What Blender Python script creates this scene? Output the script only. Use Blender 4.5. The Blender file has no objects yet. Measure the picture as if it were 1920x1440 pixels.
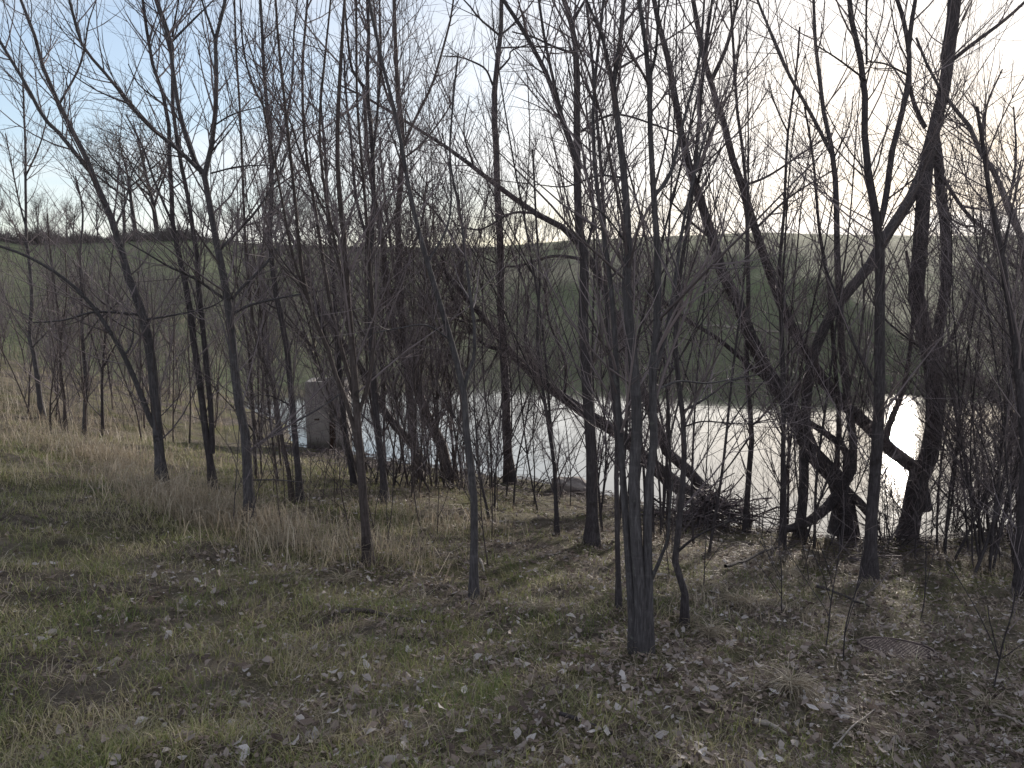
import bpy, math, numpy as np
from mathutils import Vector

rng = np.random.default_rng(11)
scene = bpy.context.scene
COL = scene.collection

# ------------------------------------------------------------------ camera, world, sun, exposure
EYE = np.array([0.0, 0.0, 4.0])          # pond surface is z = 0, the bank under the camera is at about 2.4
PITCH = math.radians(7.3)
FOC = 1442.0                              # focal length in photo pixels (1920 wide)
cam_d = bpy.data.cameras.new('camera'); cam = bpy.data.objects.new('camera', cam_d); COL.objects.link(cam)
cam.location = EYE; cam.rotation_euler = (math.radians(90) - PITCH, 0, 0)
cam_d.sensor_width = 36.0; cam_d.lens = FOC / 1920 * 36.0
cam_d.clip_start = 0.05; cam_d.clip_end = 5000
scene.camera = cam

def ray(px, py):
    a = (px - 960) / FOC; b = -(py - 720) / FOC
    c, s = math.cos(PITCH), math.sin(PITCH)
    return np.array([a, c + b * s, -s + b * c])      # forward part along the optical axis is 1

sd = ray(1727, 224); sd = sd / np.linalg.norm(sd)
SUN_EL = math.asin(sd[2]); SUN_AZ = math.atan2(sd[0], sd[1])   # clockwise from +Y

world = bpy.data.worlds.new('World'); scene.world = world; world.use_nodes = True
wn = world.node_tree; wn.nodes.clear()
def wnode(t, **k):
    n = wn.nodes.new(t)
    for a, v in k.items(): setattr(n, a, v)
    return n
w_out = wnode('ShaderNodeOutputWorld'); w_bg = wnode('ShaderNodeBackground')
sky = wnode('ShaderNodeTexSky', sky_type='NISHITA', sun_disc=False, sun_elevation=SUN_EL, sun_rotation=SUN_AZ,
            altitude=200, air_density=0.75, dust_density=0.7, ozone_density=0.5)
tc = wnode('ShaderNodeTexCoord')
sep = wnode('ShaderNodeSeparateXYZ'); wn.links.new(tc.outputs['Generated'], sep.inputs[0])
den = wnode('ShaderNodeMath', operation='ADD'); den.inputs[1].default_value = 0.16
zmx = wnode('ShaderNodeMath', operation='MAXIMUM'); zmx.inputs[1].default_value = 0.0
wn.links.new(sep.outputs[2], zmx.inputs[0]); wn.links.new(zmx.outputs[0], den.inputs[0])
dx = wnode('ShaderNodeMath', operation='DIVIDE'); dy = wnode('ShaderNodeMath', operation='DIVIDE')
wn.links.new(sep.outputs[0], dx.inputs[0]); wn.links.new(den.outputs[0], dx.inputs[1])
wn.links.new(sep.outputs[1], dy.inputs[0]); wn.links.new(den.outputs[0], dy.inputs[1])
cmb = wnode('ShaderNodeCombineXYZ'); wn.links.new(dx.outputs[0], cmb.inputs[0]); wn.links.new(dy.outputs[0], cmb.inputs[1])
mp = wnode('ShaderNodeMapping'); mp.inputs['Rotation'].default_value = (0, 0, math.radians(24)); mp.inputs['Scale'].default_value = (0.55, 1.3, 1); mp.inputs['Location'].default_value = (3.6, 0.0, 0)
wn.links.new(cmb.outputs[0], mp.inputs[0])
cn = wnode('ShaderNodeTexNoise'); cn.inputs['Scale'].default_value = 0.6; cn.inputs['Detail'].default_value = 7; cn.inputs['Roughness'].default_value = 0.55; cn.inputs['Distortion'].default_value = 0.35
wn.links.new(mp.outputs[0], cn.inputs['Vector'])
cr = wnode('ShaderNodeMapRange'); cr.inputs['From Min'].default_value = 0.36; cr.inputs['From Max'].default_value = 0.66; cr.inputs['To Min'].default_value = 0.10; cr.inputs['To Max'].default_value = 0.8
wn.links.new(cn.outputs['Fac'], cr.inputs['Value'])
bw = wnode('ShaderNodeRGBToBW'); wn.links.new(sky.outputs[0], bw.inputs[0])
cl = wnode('ShaderNodeMix', data_type='RGBA', blend_type='MULTIPLY'); cl.inputs['Factor'].default_value = 1.0
gl = wnode('ShaderNodeMath', operation='MULTIPLY'); gl.inputs[1].default_value = 1.1; wn.links.new(bw.outputs[0], gl.inputs[0])
nv = wnode('ShaderNodeVectorMath', operation='NORMALIZE'); wn.links.new(tc.outputs['Generated'], nv.inputs[0])
dt = wnode('ShaderNodeVectorMath', operation='DOT_PRODUCT'); wn.links.new(nv.outputs[0], dt.inputs[0]); dt.inputs[1].default_value = tuple(sd)
dm = wnode('ShaderNodeMath', operation='MAXIMUM'); dm.inputs[1].default_value = 0.0; wn.links.new(dt.outputs['Value'], dm.inputs[0])
pw = wnode('ShaderNodeMath', operation='POWER'); pw.inputs[1].default_value = 4.0; wn.links.new(dm.outputs[0], pw.inputs[0])
fs = wnode('ShaderNodeMath', operation='MULTIPLY_ADD'); fs.inputs[1].default_value = 0.3; fs.inputs[2].default_value = 1.0; wn.links.new(pw.outputs[0], fs.inputs[0])
g2 = wnode('ShaderNodeMath', operation='MULTIPLY'); wn.links.new(gl.outputs[0], g2.inputs[0]); wn.links.new(fs.outputs[0], g2.inputs[1])
g3 = wnode('ShaderNodeMath', operation='ADD'); g3.inputs[1].default_value = 3.6; wn.links.new(g2.outputs[0], g3.inputs[0])   # constant glow added to the clouds to brighten the ground
wn.links.new(g3.outputs[0], cl.inputs['A']); cl.inputs['B'].default_value = (1.0, 0.98, 0.97, 1)
mx = wnode('ShaderNodeMix', data_type='RGBA'); wn.links.new(cr.outputs['Result'], mx.inputs['Factor'])
wn.links.new(sky.outputs[0], mx.inputs['A']); wn.links.new(cl.outputs['Result'], mx.inputs['B'])
# brightness roll-off added to the whole sky, holding down the glare round the sun
vb = wnode('ShaderNodeRGBToBW'); wn.links.new(mx.outputs['Result'], vb.inputs[0])
vd = wnode('ShaderNodeMath', operation='MULTIPLY_ADD'); vd.inputs[1].default_value = 1 / 4.3; vd.inputs[2].default_value = 1.0; wn.links.new(vb.outputs[0], vd.inputs[0])
vi = wnode('ShaderNodeMath', operation='DIVIDE'); vi.inputs[0].default_value = 1.0; wn.links.new(vd.outputs[0], vi.inputs[1])
vm = wnode('ShaderNodeVectorMath', operation='SCALE'); wn.links.new(mx.outputs['Result'], vm.inputs[0]); wn.links.new(vi.outputs[0], vm.inputs['Scale'])
wn.links.new(vm.outputs[0], w_bg.inputs['Color']); w_bg.inputs['Strength'].default_value = 0.128
wn.links.new(w_bg.outputs[0], w_out.inputs['Surface'])

sun_d = bpy.data.lights.new('sun', 'SUN'); sun_d.energy = 2.2; sun_d.angle = math.radians(1.5); sun_d.color = (1.0, 0.91, 0.80)
sun = bpy.data.objects.new('sun', sun_d); COL.objects.link(sun)
sun.rotation_euler = Vector((-sd[0], -sd[1], -sd[2])).to_track_quat('-Z', 'Y').to_euler()
sun.location = (20, 40, 30)

scene.view_settings.view_transform = 'Standard'; scene.view_settings.look = 'None'
scene.view_settings.exposure = 1.62; scene.view_settings.gamma = 1.0
try: scene.view_settings.use_curve_mapping = False
except Exception: pass
scene.cycles.max_bounces = 6; scene.cycles.transparent_max_bounces = 8

# ------------------------------------------------------------------ helpers
def tag(o, label=None, cat=None, group=None, kind=None):
    if label: o['label'] = label
    if cat: o['category'] = cat
    if group: o['group'] = group
    if kind: o['kind'] = kind
    return o

class Acc:
    """collects geometry, then links it as one mesh object"""
    def __init__(s): s.V = []; s.Q = []; s.T = []; s.A = []; s.n = 0
    def raw(s, v, q=None, t=None, a=None):
        v = np.asarray(v, float).reshape(-1, 3)
        if q is not None and len(q): s.Q.append(np.asarray(q, int).reshape(-1, 4) + s.n)
        if t is not None and len(t): s.T.append(np.asarray(t, int).reshape(-1, 3) + s.n)
        s.V.append(v); s.A.append(np.full(len(v), 0.5) if a is None else np.asarray(a, float).reshape(-1)); s.n += len(v)
    def tubes(s, P, R, S, a=None, tip=False):
        N, K, _ = P.shape
        if N == 0: return
        if tip:
            s._tip(P, R, S, a); return
        T = np.gradient(P, axis=1); T /= np.linalg.norm(T, axis=2, keepdims=True) + 1e-9
        D = P[:, -1] - P[:, 0]; D /= np.linalg.norm(D, axis=1, keepdims=True) + 1e-9
        e = np.where(np.abs(D[:, :1]) < 0.7, np.array([[1., 0, 0]]), np.array([[0, 1., 0]]))
        ref = np.cross(D, e)[:, None, :]
        U = ref - T * (T * ref).sum(2, keepdims=True); U /= np.linalg.norm(U, axis=2, keepdims=True) + 1e-9
        W = np.cross(T, U)
        th = np.arange(S) * 2 * math.pi / S
        v = P[:, :, None, :] + R[:, :, None, None] * (U[:, :, None, :] * np.cos(th)[None, None, :, None] + W[:, :, None, :] * np.sin(th)[None, None, :, None])
        k = np.arange(K - 1)[:, None]; j = np.arange(S)[None, :]; j2 = (j + 1) % S
        f = np.stack([k * S + j, k * S + j2, (k + 1) * S + j2, (k + 1) * S + j], -1).reshape(-1, 4)
        f = (np.arange(N)[:, None, None] * (K * S) + f[None]).reshape(-1, 4)
        aa = None if a is None else np.repeat(a, K * S)
        s.raw(v.reshape(-1, 3), f, None, aa)
    def _tip(s, P, R, S, a):
        N, K, _ = P.shape
        T = np.gradient(P, axis=1); T /= np.linalg.norm(T, axis=2, keepdims=True) + 1e-9
        e = np.where(np.abs(T[:, :1, :1]) < 0.7, np.array([[[1., 0, 0]]]), np.array([[[0, 1., 0]]]))
        U = np.cross(T, np.broadcast_to(e, T.shape)); U /= np.linalg.norm(U, axis=2, keepdims=True) + 1e-9
        W = np.cross(T, U); th = np.arange(S) * 2 * math.pi / S
        rings = P[:, :-1, None, :] + R[:, :-1, None, None] * (U[:, :-1, None, :] * np.cos(th)[None, None, :, None] + W[:, :-1, None, :] * np.sin(th)[None, None, :, None])
        nv = (K - 1) * S + 1
        v = np.concatenate([rings.reshape(N, -1, 3), P[:, -1:]], 1)
        j = np.arange(S); j2 = (j + 1) % S; b = (K - 2) * S
        t = np.stack([b + j, b + j2, np.full(S, nv - 1)], 1)
        t = (np.arange(N)[:, None, None] * nv + t[None]).reshape(-1, 3)
        q = None
        if K > 2:
            k = np.arange(K - 2)[:, None]
            f = np.stack([k * S + j, k * S + j2, (k + 1) * S + j2, (k + 1) * S + j], -1).reshape(-1, 4)
            q = (np.arange(N)[:, None, None] * nv + f[None]).reshape(-1, 4)
        s.raw(v.reshape(-1, 3), q, t, None if a is None else np.repeat(a, nv))
    def mesh(s, name, mat, off=(0, 0, 0), smooth=True):
        V = np.concatenate(s.V) - np.asarray(off)[None]
        Q = np.concatenate(s.Q) if s.Q else np.zeros((0, 4), int)
        T = np.concatenate(s.T) if s.T else np.zeros((0, 3), int)
        me = bpy.data.meshes.new(name)
        me.vertices.add(len(V)); me.vertices.foreach_set('co', V.astype(np.float32).ravel())
        nl = Q.size + T.size; me.loops.add(nl); me.polygons.add(len(Q) + len(T))
        me.loops.foreach_set('vertex_index', np.concatenate([Q.ravel(), T.ravel()]).astype(np.int32))
        st = np.concatenate([np.arange(len(Q)) * 4, Q.size + np.arange(len(T)) * 3])
        me.polygons.foreach_set('loop_start', st.astype(np.int32))
        me.polygons.foreach_set('use_smooth', np.full(len(Q) + len(T), smooth))
        at = me.attributes.new('tone', 'FLOAT', 'POINT'); at.data.foreach_set('value', np.concatenate(s.A).astype(np.float32))
        me.update(calc_edges=True)
        me.materials.append(mat)
        return me
    def build(s, name, mat, parent=None, off=(0, 0, 0), smooth=True):
        o = bpy.data.objects.new(name, s.mesh(name, mat, off, smooth)); COL.objects.link(o)
        if parent is not None: o.parent = parent
        return o

def empty(name, loc):
    o = bpy.data.objects.new(name, None); COL.objects.link(o); o.location = loc; o.empty_display_size = 0.2
    return o

# ---- materials
def mat_new(name, rough=0.9, spec=0.2):
    m = bpy.data.materials.new(name); m.use_nodes = True
    nt = m.node_tree; b = nt.nodes['Principled BSDF']
    b.inputs['Roughness'].default_value = rough; b.inputs['Specular IOR Level'].default_value = spec
    return m, nt, b
def N(nt, t, ins=None, **k):
    n = nt.nodes.new(t)
    for a, v in k.items(): setattr(n, a, v)
    for a, v in (ins or {}).items():
        if isinstance(v, bpy.types.NodeSocket): nt.links.new(v, n.inputs[a])
        else: n.inputs[a].default_value = v
    return n
def ramp(nt, fac, stops):
    r = nt.nodes.new('ShaderNodeValToRGB'); nt.links.new(fac, r.inputs[0])
    el = r.color_ramp.elements
    while len(el) < len(stops): el.new(0.5)
    for e, (p, c) in zip(el, stops): e.position = p; e.color = (*c, 1)
    return r.outputs[0]
def noise(nt, vec, scale, detail=4, rough=0.55, dist=0.0):
    n = N(nt, 'ShaderNodeTexNoise', {'Vector': vec, 'Scale': scale, 'Detail': detail, 'Roughness': rough, 'Distortion': dist}); return n.outputs['Fac']
def mixc(nt, f, a, b):
    n = N(nt, 'ShaderNodeMix', data_type='RGBA')
    for s, v in (('Factor', f), ('A', a), ('B', b)):
        if isinstance(v, bpy.types.NodeSocket): nt.links.new(v, n.inputs[s])
        else: n.inputs[s].default_value = v if s == 'Factor' else (*v, 1)
    return n.outputs['Result']
def bump(nt, b, h, strength, dist):
    n = N(nt, 'ShaderNodeBump', {'Height': h, 'Strength': strength, 'Distance': dist}); nt.links.new(n.outputs[0], b.inputs['Normal'])

def bark_mat(name, c0, c1, c2, rings=0.0):
    m, nt, b = mat_new(name, 0.88, 0.25)
    geo = N(nt, 'ShaderNodeNewGeometry').outputs['Position']
    st = N(nt, 'ShaderNodeMapping', {'Vector': geo, 'Scale': (1, 1, 0.12)}).outputs[0]
    fur = noise(nt, st, 75, 5, 0.65, 0.4)
    pat = noise(nt, geo, 3.2, 4)
    c = ramp(nt, fur, [(0.30, c0), (0.55, c1), (0.75, c2)])
    c = mixc(nt, N(nt, 'ShaderNodeMapRange', {'Value': pat, 'From Min': 0.42, 'From Max': 0.7, 'To Max': 0.6}).outputs[0], c, tuple(0.62 * x for x in c1))
    rg = N(nt, 'ShaderNodeMapping', {'Vector': geo, 'Scale': (0.6, 0.6, 9)}).outputs[0]
    rn = noise(nt, rg, 3.0, 3)
    c = mixc(nt, N(nt, 'ShaderNodeMapRange', {'Value': rn, 'From Min': 0.55, 'From Max': 0.68, 'To Max': rings}).outputs[0], c, tuple(1.6 * x for x in c2))
    li = noise(nt, geo, 13, 5, 0.7)
    c = mixc(nt, N(nt, 'ShaderNodeMapRange', {'Value': li, 'From Min': 0.60, 'From Max': 0.70, 'To Max': 0.45}).outputs[0], c, (0.19, 0.195, 0.175))
    sc_ = noise(nt, geo, 6.5, 4, 0.6)
    c = mixc(nt, N(nt, 'ShaderNodeMapRange', {'Value': sc_, 'From Min': 0.63, 'From Max': 0.70, 'To Max': 0.7}).outputs[0], c, (0.020, 0.016, 0.016))
    nt.links.new(c, b.inputs['Base Color'])
    bump(nt, b, N(nt, 'ShaderNodeMath', {0: fur, 1: li}, operation='ADD').outputs[0], 1.0, 0.014)
    return m
M = {}
M['bark_grey'] = bark_mat('bark_grey', (0.036, 0.032, 0.036), (0.090, 0.083, 0.090), (0.165, 0.155, 0.165), 0.10)
M['bark_dark'] = bark_mat('bark_dark', (0.028, 0.023, 0.026), (0.070, 0.061, 0.067), (0.13, 0.117, 0.124), 0.06)
M['bark_brown'] = bark_mat('bark_brown', (0.036, 0.028, 0.028), (0.088, 0.071, 0.070), (0.15, 0.125, 0.124), 0.07)
def twig_mat(name, c0, c1):
    m, nt, b = mat_new(name, 0.7, 0.3)
    a = N(nt, 'ShaderNodeAttribute', attribute_name='tone').outputs['Fac']
    nt.links.new(ramp(nt, a, [(0.0, c0), (1.0, c1)]), b.inputs['Base Color'])
    return m
M['twig'] = twig_mat('twig', (0.075, 0.062, 0.068), (0.23, 0.19, 0.20))
M['twig_far'] = twig_mat('twig_far', (0.06, 0.052, 0.052), (0.13, 0.11, 0.11))

# ------------------------------------------------------------------ terrain
POND = np.array([(60, 4), (30, 9.5), (17, 12.3), (8.8, 12.5), (6.6, 11.6), (5.2, 11.5), (3.3, 12.5), (1.8, 14.2), (0.4, 15.2), (-2.2, 16.6), (-4.0, 17.9),
                 (-5.4, 18.6), (-6.6, 22.0), (-9.2, 25.5), (-10.4, 28.3), (-9.3, 31.2), (-7.2, 32.8), (-3.5, 34.6), (1.0, 36.6), (5.0, 36.2), (9.0, 33.6), (11.8, 31.5),
                 (14.4, 28.6), (18.5, 27.5), (25, 30), (45, 33), (62, 20)], float)
def pond_dist(x, y):
    """signed distance to the pond outline, negative in the water"""
    shp = np.shape(x); x = np.ravel(x).astype(float); y = np.ravel(y).astype(float)
    best = np.full(x.shape, 1e18); ins = np.zeros(x.shape, bool)
    n = len(POND)
    for i in range(n):
        ax, ay = POND[i]; bx, by = POND[(i + 1) % n]
        ex, ey = bx - ax, by - ay
        t = np.clip(((x - ax) * ex + (y - ay) * ey) / (ex * ex + ey * ey), 0, 1)
        best = np.minimum(best, (x - ax - t * ex) ** 2 + (y - ay - t * ey) ** 2)
        c = ((ay > y) != (by > y)) & (x < (bx - ax) * (y - ay) / (by - ay + 1e-12) + ax)
        ins ^= c
    d = np.sqrt(best)
    return np.where(ins, -d, d).reshape(shp)
_sn = np.random.default_rng(5)
_W = _sn.normal(size=(8, 14, 2)); _PH = _sn.uniform(0, 6.28, (8, 14))
def sn(x, y, scale, seed=0):
    """smooth value noise about 0, built from sines"""
    v = 0.0
    for i in range(14):
        f = (0.6 + 0.09 * i) / scale * 2.2
        w = _W[seed % 8, i] / np.linalg.norm(_W[seed % 8, i])
        v = v + np.sin(f * (w[0] * x + w[1] * y) * (1 + 0.13 * i) + _PH[seed % 8, i])
    return v / 5.3
AZT = [(-60, 440), (0, 458), (360, 447), (480, 463), (900, 466), (1080, 452), (1300, 443), (1440, 438), (1920, 433), (2400, 436)]
_az = []; _el = []
for px, py in AZT:
    r = ray(px, py); _az.append(math.atan2(r[0], r[1])); _el.append(r[2] / math.hypot(r[0], r[1]))
RIDGE_R = 105.0
def H(x, y):
    x = np.asarray(x, float); y = np.asarray(y, float)
    d = pond_dist(x, y)
    r = np.hypot(x, y); az = np.arctan2(x, np.maximum(y, 1e-3))
    a = 0.2 * d; bcap = 2.42 + 0.012 * np.maximum(d - 12, 0)
    k = 0.25
    zn = -k * np.log(np.exp(-np.minimum(a, 40) / k) + np.exp(-np.minimum(bcap, 40) / k))
    zn = zn + 0.45 * np.clip((-x - 5) / 7, 0, 1) * np.clip((24 - y) / 10, 0, 1) * np.clip(d / 5, 0, 1)
    el = np.interp(az, _az, _el)
    zr = 4.0 + RIDGE_R * el
    u = np.clip(d / (RIDGE_R - 38.0), 0, 3)
    g = np.where(u < 1, 1 - (1 - np.minimum(u, 1)) ** 1.45, 1.0)
    zh = zr * g + 0.12 * sn(x, y, 22, 1) * np.clip(u * 3, 0, 1) * np.clip(1.3 - u, 0, 1)
    zh = zh - 0.012 * np.maximum(r - RIDGE_R - 15, 0)
    ym = np.interp(x, [-60, -25, -11, -4, 4, 10, 30, 60], [30, 26, 27, 27, 27, 23, 20, 15])
    t = np.clip((y - ym) / 8 + 0.5, 0, 1); t = t * t * (3 - 2 * t)
    z = zn * (1 - t) + zh * t
    out = np.clip(d / 1.0, 0, 1)
    z = z + out * (1 - t) * (0.05 * sn(x, y, 1.6, 2) + 0.028 * sn(x, y, 0.55, 3))
    z = z + 0.10 * np.exp(-((d - 0.35) / 0.35) ** 2) * (1 - t)             # a small lip of bank above the water
    return np.where(d < 0, np.maximum(0.35 * d, -1.2), z)

def H1(x, y): return float(H(np.array([x]), np.array([y]))[0])
def ground_at(px, py, far=90.0):
    """where the line of sight through a photo pixel first meets the ground"""
    d = ray(px, py)
    t = np.concatenate([np.arange(1.2, 40, 0.05), np.arange(40, far * 1.6, 0.4)])
    p = EYE[None] + t[:, None] * d[None]
    h = H(p[:, 0], p[:, 1]); hit = np.nonzero(p[:, 2] <= h)[0]
    if len(hit) == 0: return p[-1]
    q = p[hit[0]].copy(); q[2] = h[hit[0]]
    return q
def at_depth(px, py, y):
    d = ray(px, py); return EYE + d * (y / d[1])

def steps(lo, hi, fine_lo, fine_hi, fine, grow):
    a = list(np.arange(fine_lo, fine_hi, fine)); s = fine
    v = a[-1]
    while v < hi: s *= grow; v += s; a.append(v)
    s = fine; v = a[0]; b = []
    while v > lo: s *= grow; v -= s; b.append(v)
    return np.array(b[::-1] + a)
gx = steps(-700, 700, -11, 11, 0.17, 1.07); gy = steps(-25, 900, 1.0, 19, 0.17, 1.06)
GX, GY = np.meshgrid(gx, gy); GZ = H(GX, GY)
ny, nx = GX.shape
idx = np.arange(ny * nx).reshape(ny, nx)
quads = np.stack([idx[:-1, :-1], idx[:-1, 1:], idx[1:, 1:], idx[1:, :-1]], -1).reshape(-1, 4)
cy = (GY[:-1, :-1] + GY[1:, 1:]) / 2; cx = (GX[:-1, :-1] + GX[1:, 1:]) / 2
ymid = np.interp(cx, [-60, -25, -11, -4, 4, 10, 30, 60], [30, 26, 27, 27, 27, 23, 20, 15])
far_face = (cy > ymid).ravel()
VG = np.stack([GX, GY, GZ], -1).reshape(-1, 3)
def terrain(name, faces, mat):
    used = np.unique(faces); remap = np.full(len(VG), -1); remap[used] = np.arange(len(used))
    a = Acc(); a.raw(VG[used], remap[faces]); return a.build(name, mat)

# ground: leaf mould, moss and straw-coloured thatch
m, nt, b = mat_new('ground_soil', 0.95, 0.15)
geo = N(nt, 'ShaderNodeNewGeometry').outputs['Position']
n1 = noise(nt, geo, 0.9, 5, 0.6); n2 = noise(nt, geo, 9, 6, 0.7); n3 = noise(nt, geo, 60, 4, 0.7)
soil = ramp(nt, n2, [(0.3, (0.05, 0.038, 0.03)), (0.5, (0.115, 0.095, 0.082)), (0.7, (0.21, 0.18, 0.155))])
green = ramp(nt, n3, [(0.3, (0.06, 0.07, 0.024)), (0.6, (0.15, 0.155, 0.05)), (0.8, (0.23, 0.21, 0.09))])
fg = N(nt, 'ShaderNodeMapRange', {'Value': n1, 'From Min': 0.42, 'From Max': 0.62, 'To Max': 0.75}).outputs[0]
c = mixc(nt, fg, soil, green)
straw = N(nt, 'ShaderNodeMapRange', {'Value': noise(nt, geo, 0.45, 4, 0.6, 0.6), 'From Min': 0.5, 'From Max': 0.68, 'To Max': 0.55}).outputs[0]
c = mixc(nt, straw, c, (0.27, 0.235, 0.185))
dk = N(nt, 'ShaderNodeMapRange', {'Value': noise(nt, geo, 2.3, 5, 0.65, 0.5), 'From Min': 0.54, 'From Max': 0.70, 'To Max': 0.5}).outputs[0]
c = mixc(nt, dk, c, (0.058, 0.043, 0.036))
nt.links.new(c, b.inputs['Base Color'])
hh = N(nt, 'ShaderNodeMath', {0: n2, 1: n3}, operation='ADD').outputs[0]
bump(nt, b, hh, 1.0, 0.05)
M['ground'] = m
# far hillside: pasture with worn brown bands
m, nt, b = mat_new('hill_pasture', 0.95, 0.1)
geo = N(nt, 'ShaderNodeNewGeometry').outputs['Position']
st = N(nt, 'ShaderNodeMapping', {'Vector': geo, 'Scale': (0.22, 1.0, 1.0)}).outputs[0]
n1 = noise(nt, st, 0.075, 5, 0.55, 0.4); n2 = noise(nt, st, 0.55, 6, 0.7); n3 = noise(nt, geo, 3.5, 5, 0.75)
g = ramp(nt, n3, [(0.3, (0.13, 0.17, 0.085)), (0.7, (0.205, 0.255, 0.135))])
br = ramp(nt, n3, [(0.3, (0.155, 0.145, 0.112)), (0.7, (0.25, 0.23, 0.18))])
f = N(nt, 'ShaderNodeMapRange', {'Value': n1, 'From Min': 0.40, 'From Max': 0.68, 'To Min': 0.15, 'To Max': 0.75}).outputs[0]
c = mixc(nt, f, g, br)
f2 = N(nt, 'ShaderNodeMapRange', {'Value': n2, 'From Min': 0.45, 'From Max': 0.72, 'To Max': 0.55}).outputs[0]
c = mixc(nt, f2, c, (0.16, 0.135, 0.10))
n4 = noise(nt, N(nt, 'ShaderNodeMapping', {'Vector': geo, 'Scale': (1.0, 0.45, 1.0)}).outputs[0], 2.2, 8, 0.8)
c = mixc(nt, N(nt, 'ShaderNodeMapRange', {'Value': n4, 'From Min': 0.5, 'From Max': 0.68, 'To Max': 0.5}).outputs[0], c, (0.10, 0.092, 0.07))
nt.links.new(c, b.inputs['Base Color']); bump(nt, b, n4, 1.0, 0.5)
M['hill'] = m
tag(terrain('ground', quads[~far_face], M['ground']), 'leaf strewn grassy bank sloping down to the pond', 'ground', kind='structure')
tag(terrain('hill', quads[far_face], M['hill']), 'dull green and brown hillside rising beyond the pond', 'hill', kind='structure')

# water
m, nt, b = mat_new('pond_water', 0.05, 0.5)
b.inputs['Base Color'].default_value = (0.020, 0.024, 0.020, 1); b.inputs['IOR'].default_value = 1.33
geo = N(nt, 'ShaderNodeNewGeometry').outputs['Position']
gls = N(nt, 'ShaderNodeBsdfGlossy', {'Color': (0.97, 0.96, 0.93, 1), 'Roughness': 0.006})
fr = N(nt, 'ShaderNodeFresnel', {'IOR': 2.5})
n1 = noise(nt, N(nt, 'ShaderNodeMapping', {'Vector': geo, 'Scale': (0.22, 1.7, 1)}).outputs[0], 3.0, 4, 0.55, 0.3)
n2 = noise(nt, geo, 0.5, 3)
hh = N(nt, 'ShaderNodeMath', {0: n1, 1: n2}, operation='ADD').outputs[0]
bp = N(nt, 'ShaderNodeBump', {'Height': hh, 'Strength': 0.022, 'Distance': 0.05}).outputs[0]
nt.links.new(bp, gls.inputs['Normal']); nt.links.new(bp, b.inputs['Normal']); nt.links.new(bp, fr.inputs['Normal'])
ms = N(nt, 'ShaderNodeMixShader', {0: fr.outputs[0], 1: b.outputs[0], 2: gls.outputs[0]})
nt.links.new(ms.outputs[0], nt.nodes['Material Output'].inputs['Surface'])
M['water'] = m
import bmesh
bm = bmesh.new()
ctr = POND.mean(0)
vs = []
for i in range(len(POND)):
    p0, p1, p2 = POND[i - 1], POND[i], POND[(i + 1) % len(POND)]
    tdir = (p2 - p0) / np.linalg.norm(p2 - p0); nrm = np.array([-tdir[1], tdir[0]])
    q = p1 + nrm * (-0.5)
    if pond_dist(q[0], q[1]) < 0: q = p1 - nrm * (-0.5)
    vs.append(bm.verts.new((q[0], q[1], 0.0)))
fc = bm.faces.new(vs); bmesh.ops.triangulate(bm, faces=[fc])
bmesh.ops.recalc_face_normals(bm, faces=bm.faces)
if bm.faces[:][0].normal.z < 0: bmesh.ops.reverse_faces(bm, faces=bm.faces)
me = bpy.data.meshes.new('pond_water'); bm.to_mesh(me); bm.free(); me.materials.append(M['water'])
wo = bpy.data.objects.new('water', me); COL.objects.link(wo)
tag(wo, 'still pond mirroring the pale evening sky', 'water', kind='structure')

# a pale worn track along the hillside
a = Acc(); pts = []
for px in np.linspace(1290, 1590, 40):
    pts.append(ground_at(px, 610 + (px - 1240) / 400 * 22 + 1.5 * math.sin(px / 37)))
pts = np.array(pts); pv = []
for i, p in enumerate(pts):
    t = pts[min(i + 1, 39)] - pts[max(i - 1, 0)]; n_ = np.array([-t[1], t[0], 0]); n_ /= np.linalg.norm(n_)
    for s_ in (-0.16, 0.16):
        q = p + n_ * s_; pv.append((q[0], q[1], H1(q[0], q[1]) + 0.05))
a.raw(pv, [(2 * i, 2 * i + 1, 2 * i + 3, 2 * i + 2) for i in range(39)])
m, nt, b = mat_new('track_gravel', 0.95, 0.1)
geo = N(nt, 'ShaderNodeNewGeometry').outputs['Position']
nt.links.new(ramp(nt, noise(nt, geo, 2.5, 5, 0.7), [(0.35, (0.14, 0.125, 0.095)), (0.75, (0.26, 0.24, 0.205))]), b.inputs['Base Color'])
tag(a.build('path', m), 'thin pale track crossing the far hillside', 'path', kind='structure')

# ------------------------------------------------------------------ trees
def catmull(P, n):
    P = np.asarray(P, float)
    if len(P) == 2: return P[0] + (P[1] - P[0]) * np.linspace(0, 1, n)[:, None]
    Q = np.vstack([2 * P[0] - P[1], P, 2 * P[-1] - P[-2]])
    seg = np.linalg.norm(np.diff(P[:, :3], axis=0), axis=1); cum = np.concatenate([[0], np.cumsum(seg)])
    s = np.linspace(0, cum[-1], n)
    i = np.clip(np.searchsorted(cum, s, side='right') - 1, 0, len(P) - 2); t = ((s - cum[i]) / np.maximum(seg[i], 1e-9))[:, None]
    p0, p1, p2, p3 = Q[i], Q[i + 1], Q[i + 2], Q[i + 3]
    return 0.5 * (2 * p1 + (p2 - p0) * t + (2 * p0 - 5 * p1 + 4 * p2 - p3) * t ** 2 + (3 * p1 - p0 - 3 * p2 + p3) * t ** 3)
NS = 22
def unit(v): return v / (np.linalg.norm(v, axis=-1, keepdims=True) + 1e-9)
UP = np.array([0, 0, 1.0])
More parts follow.
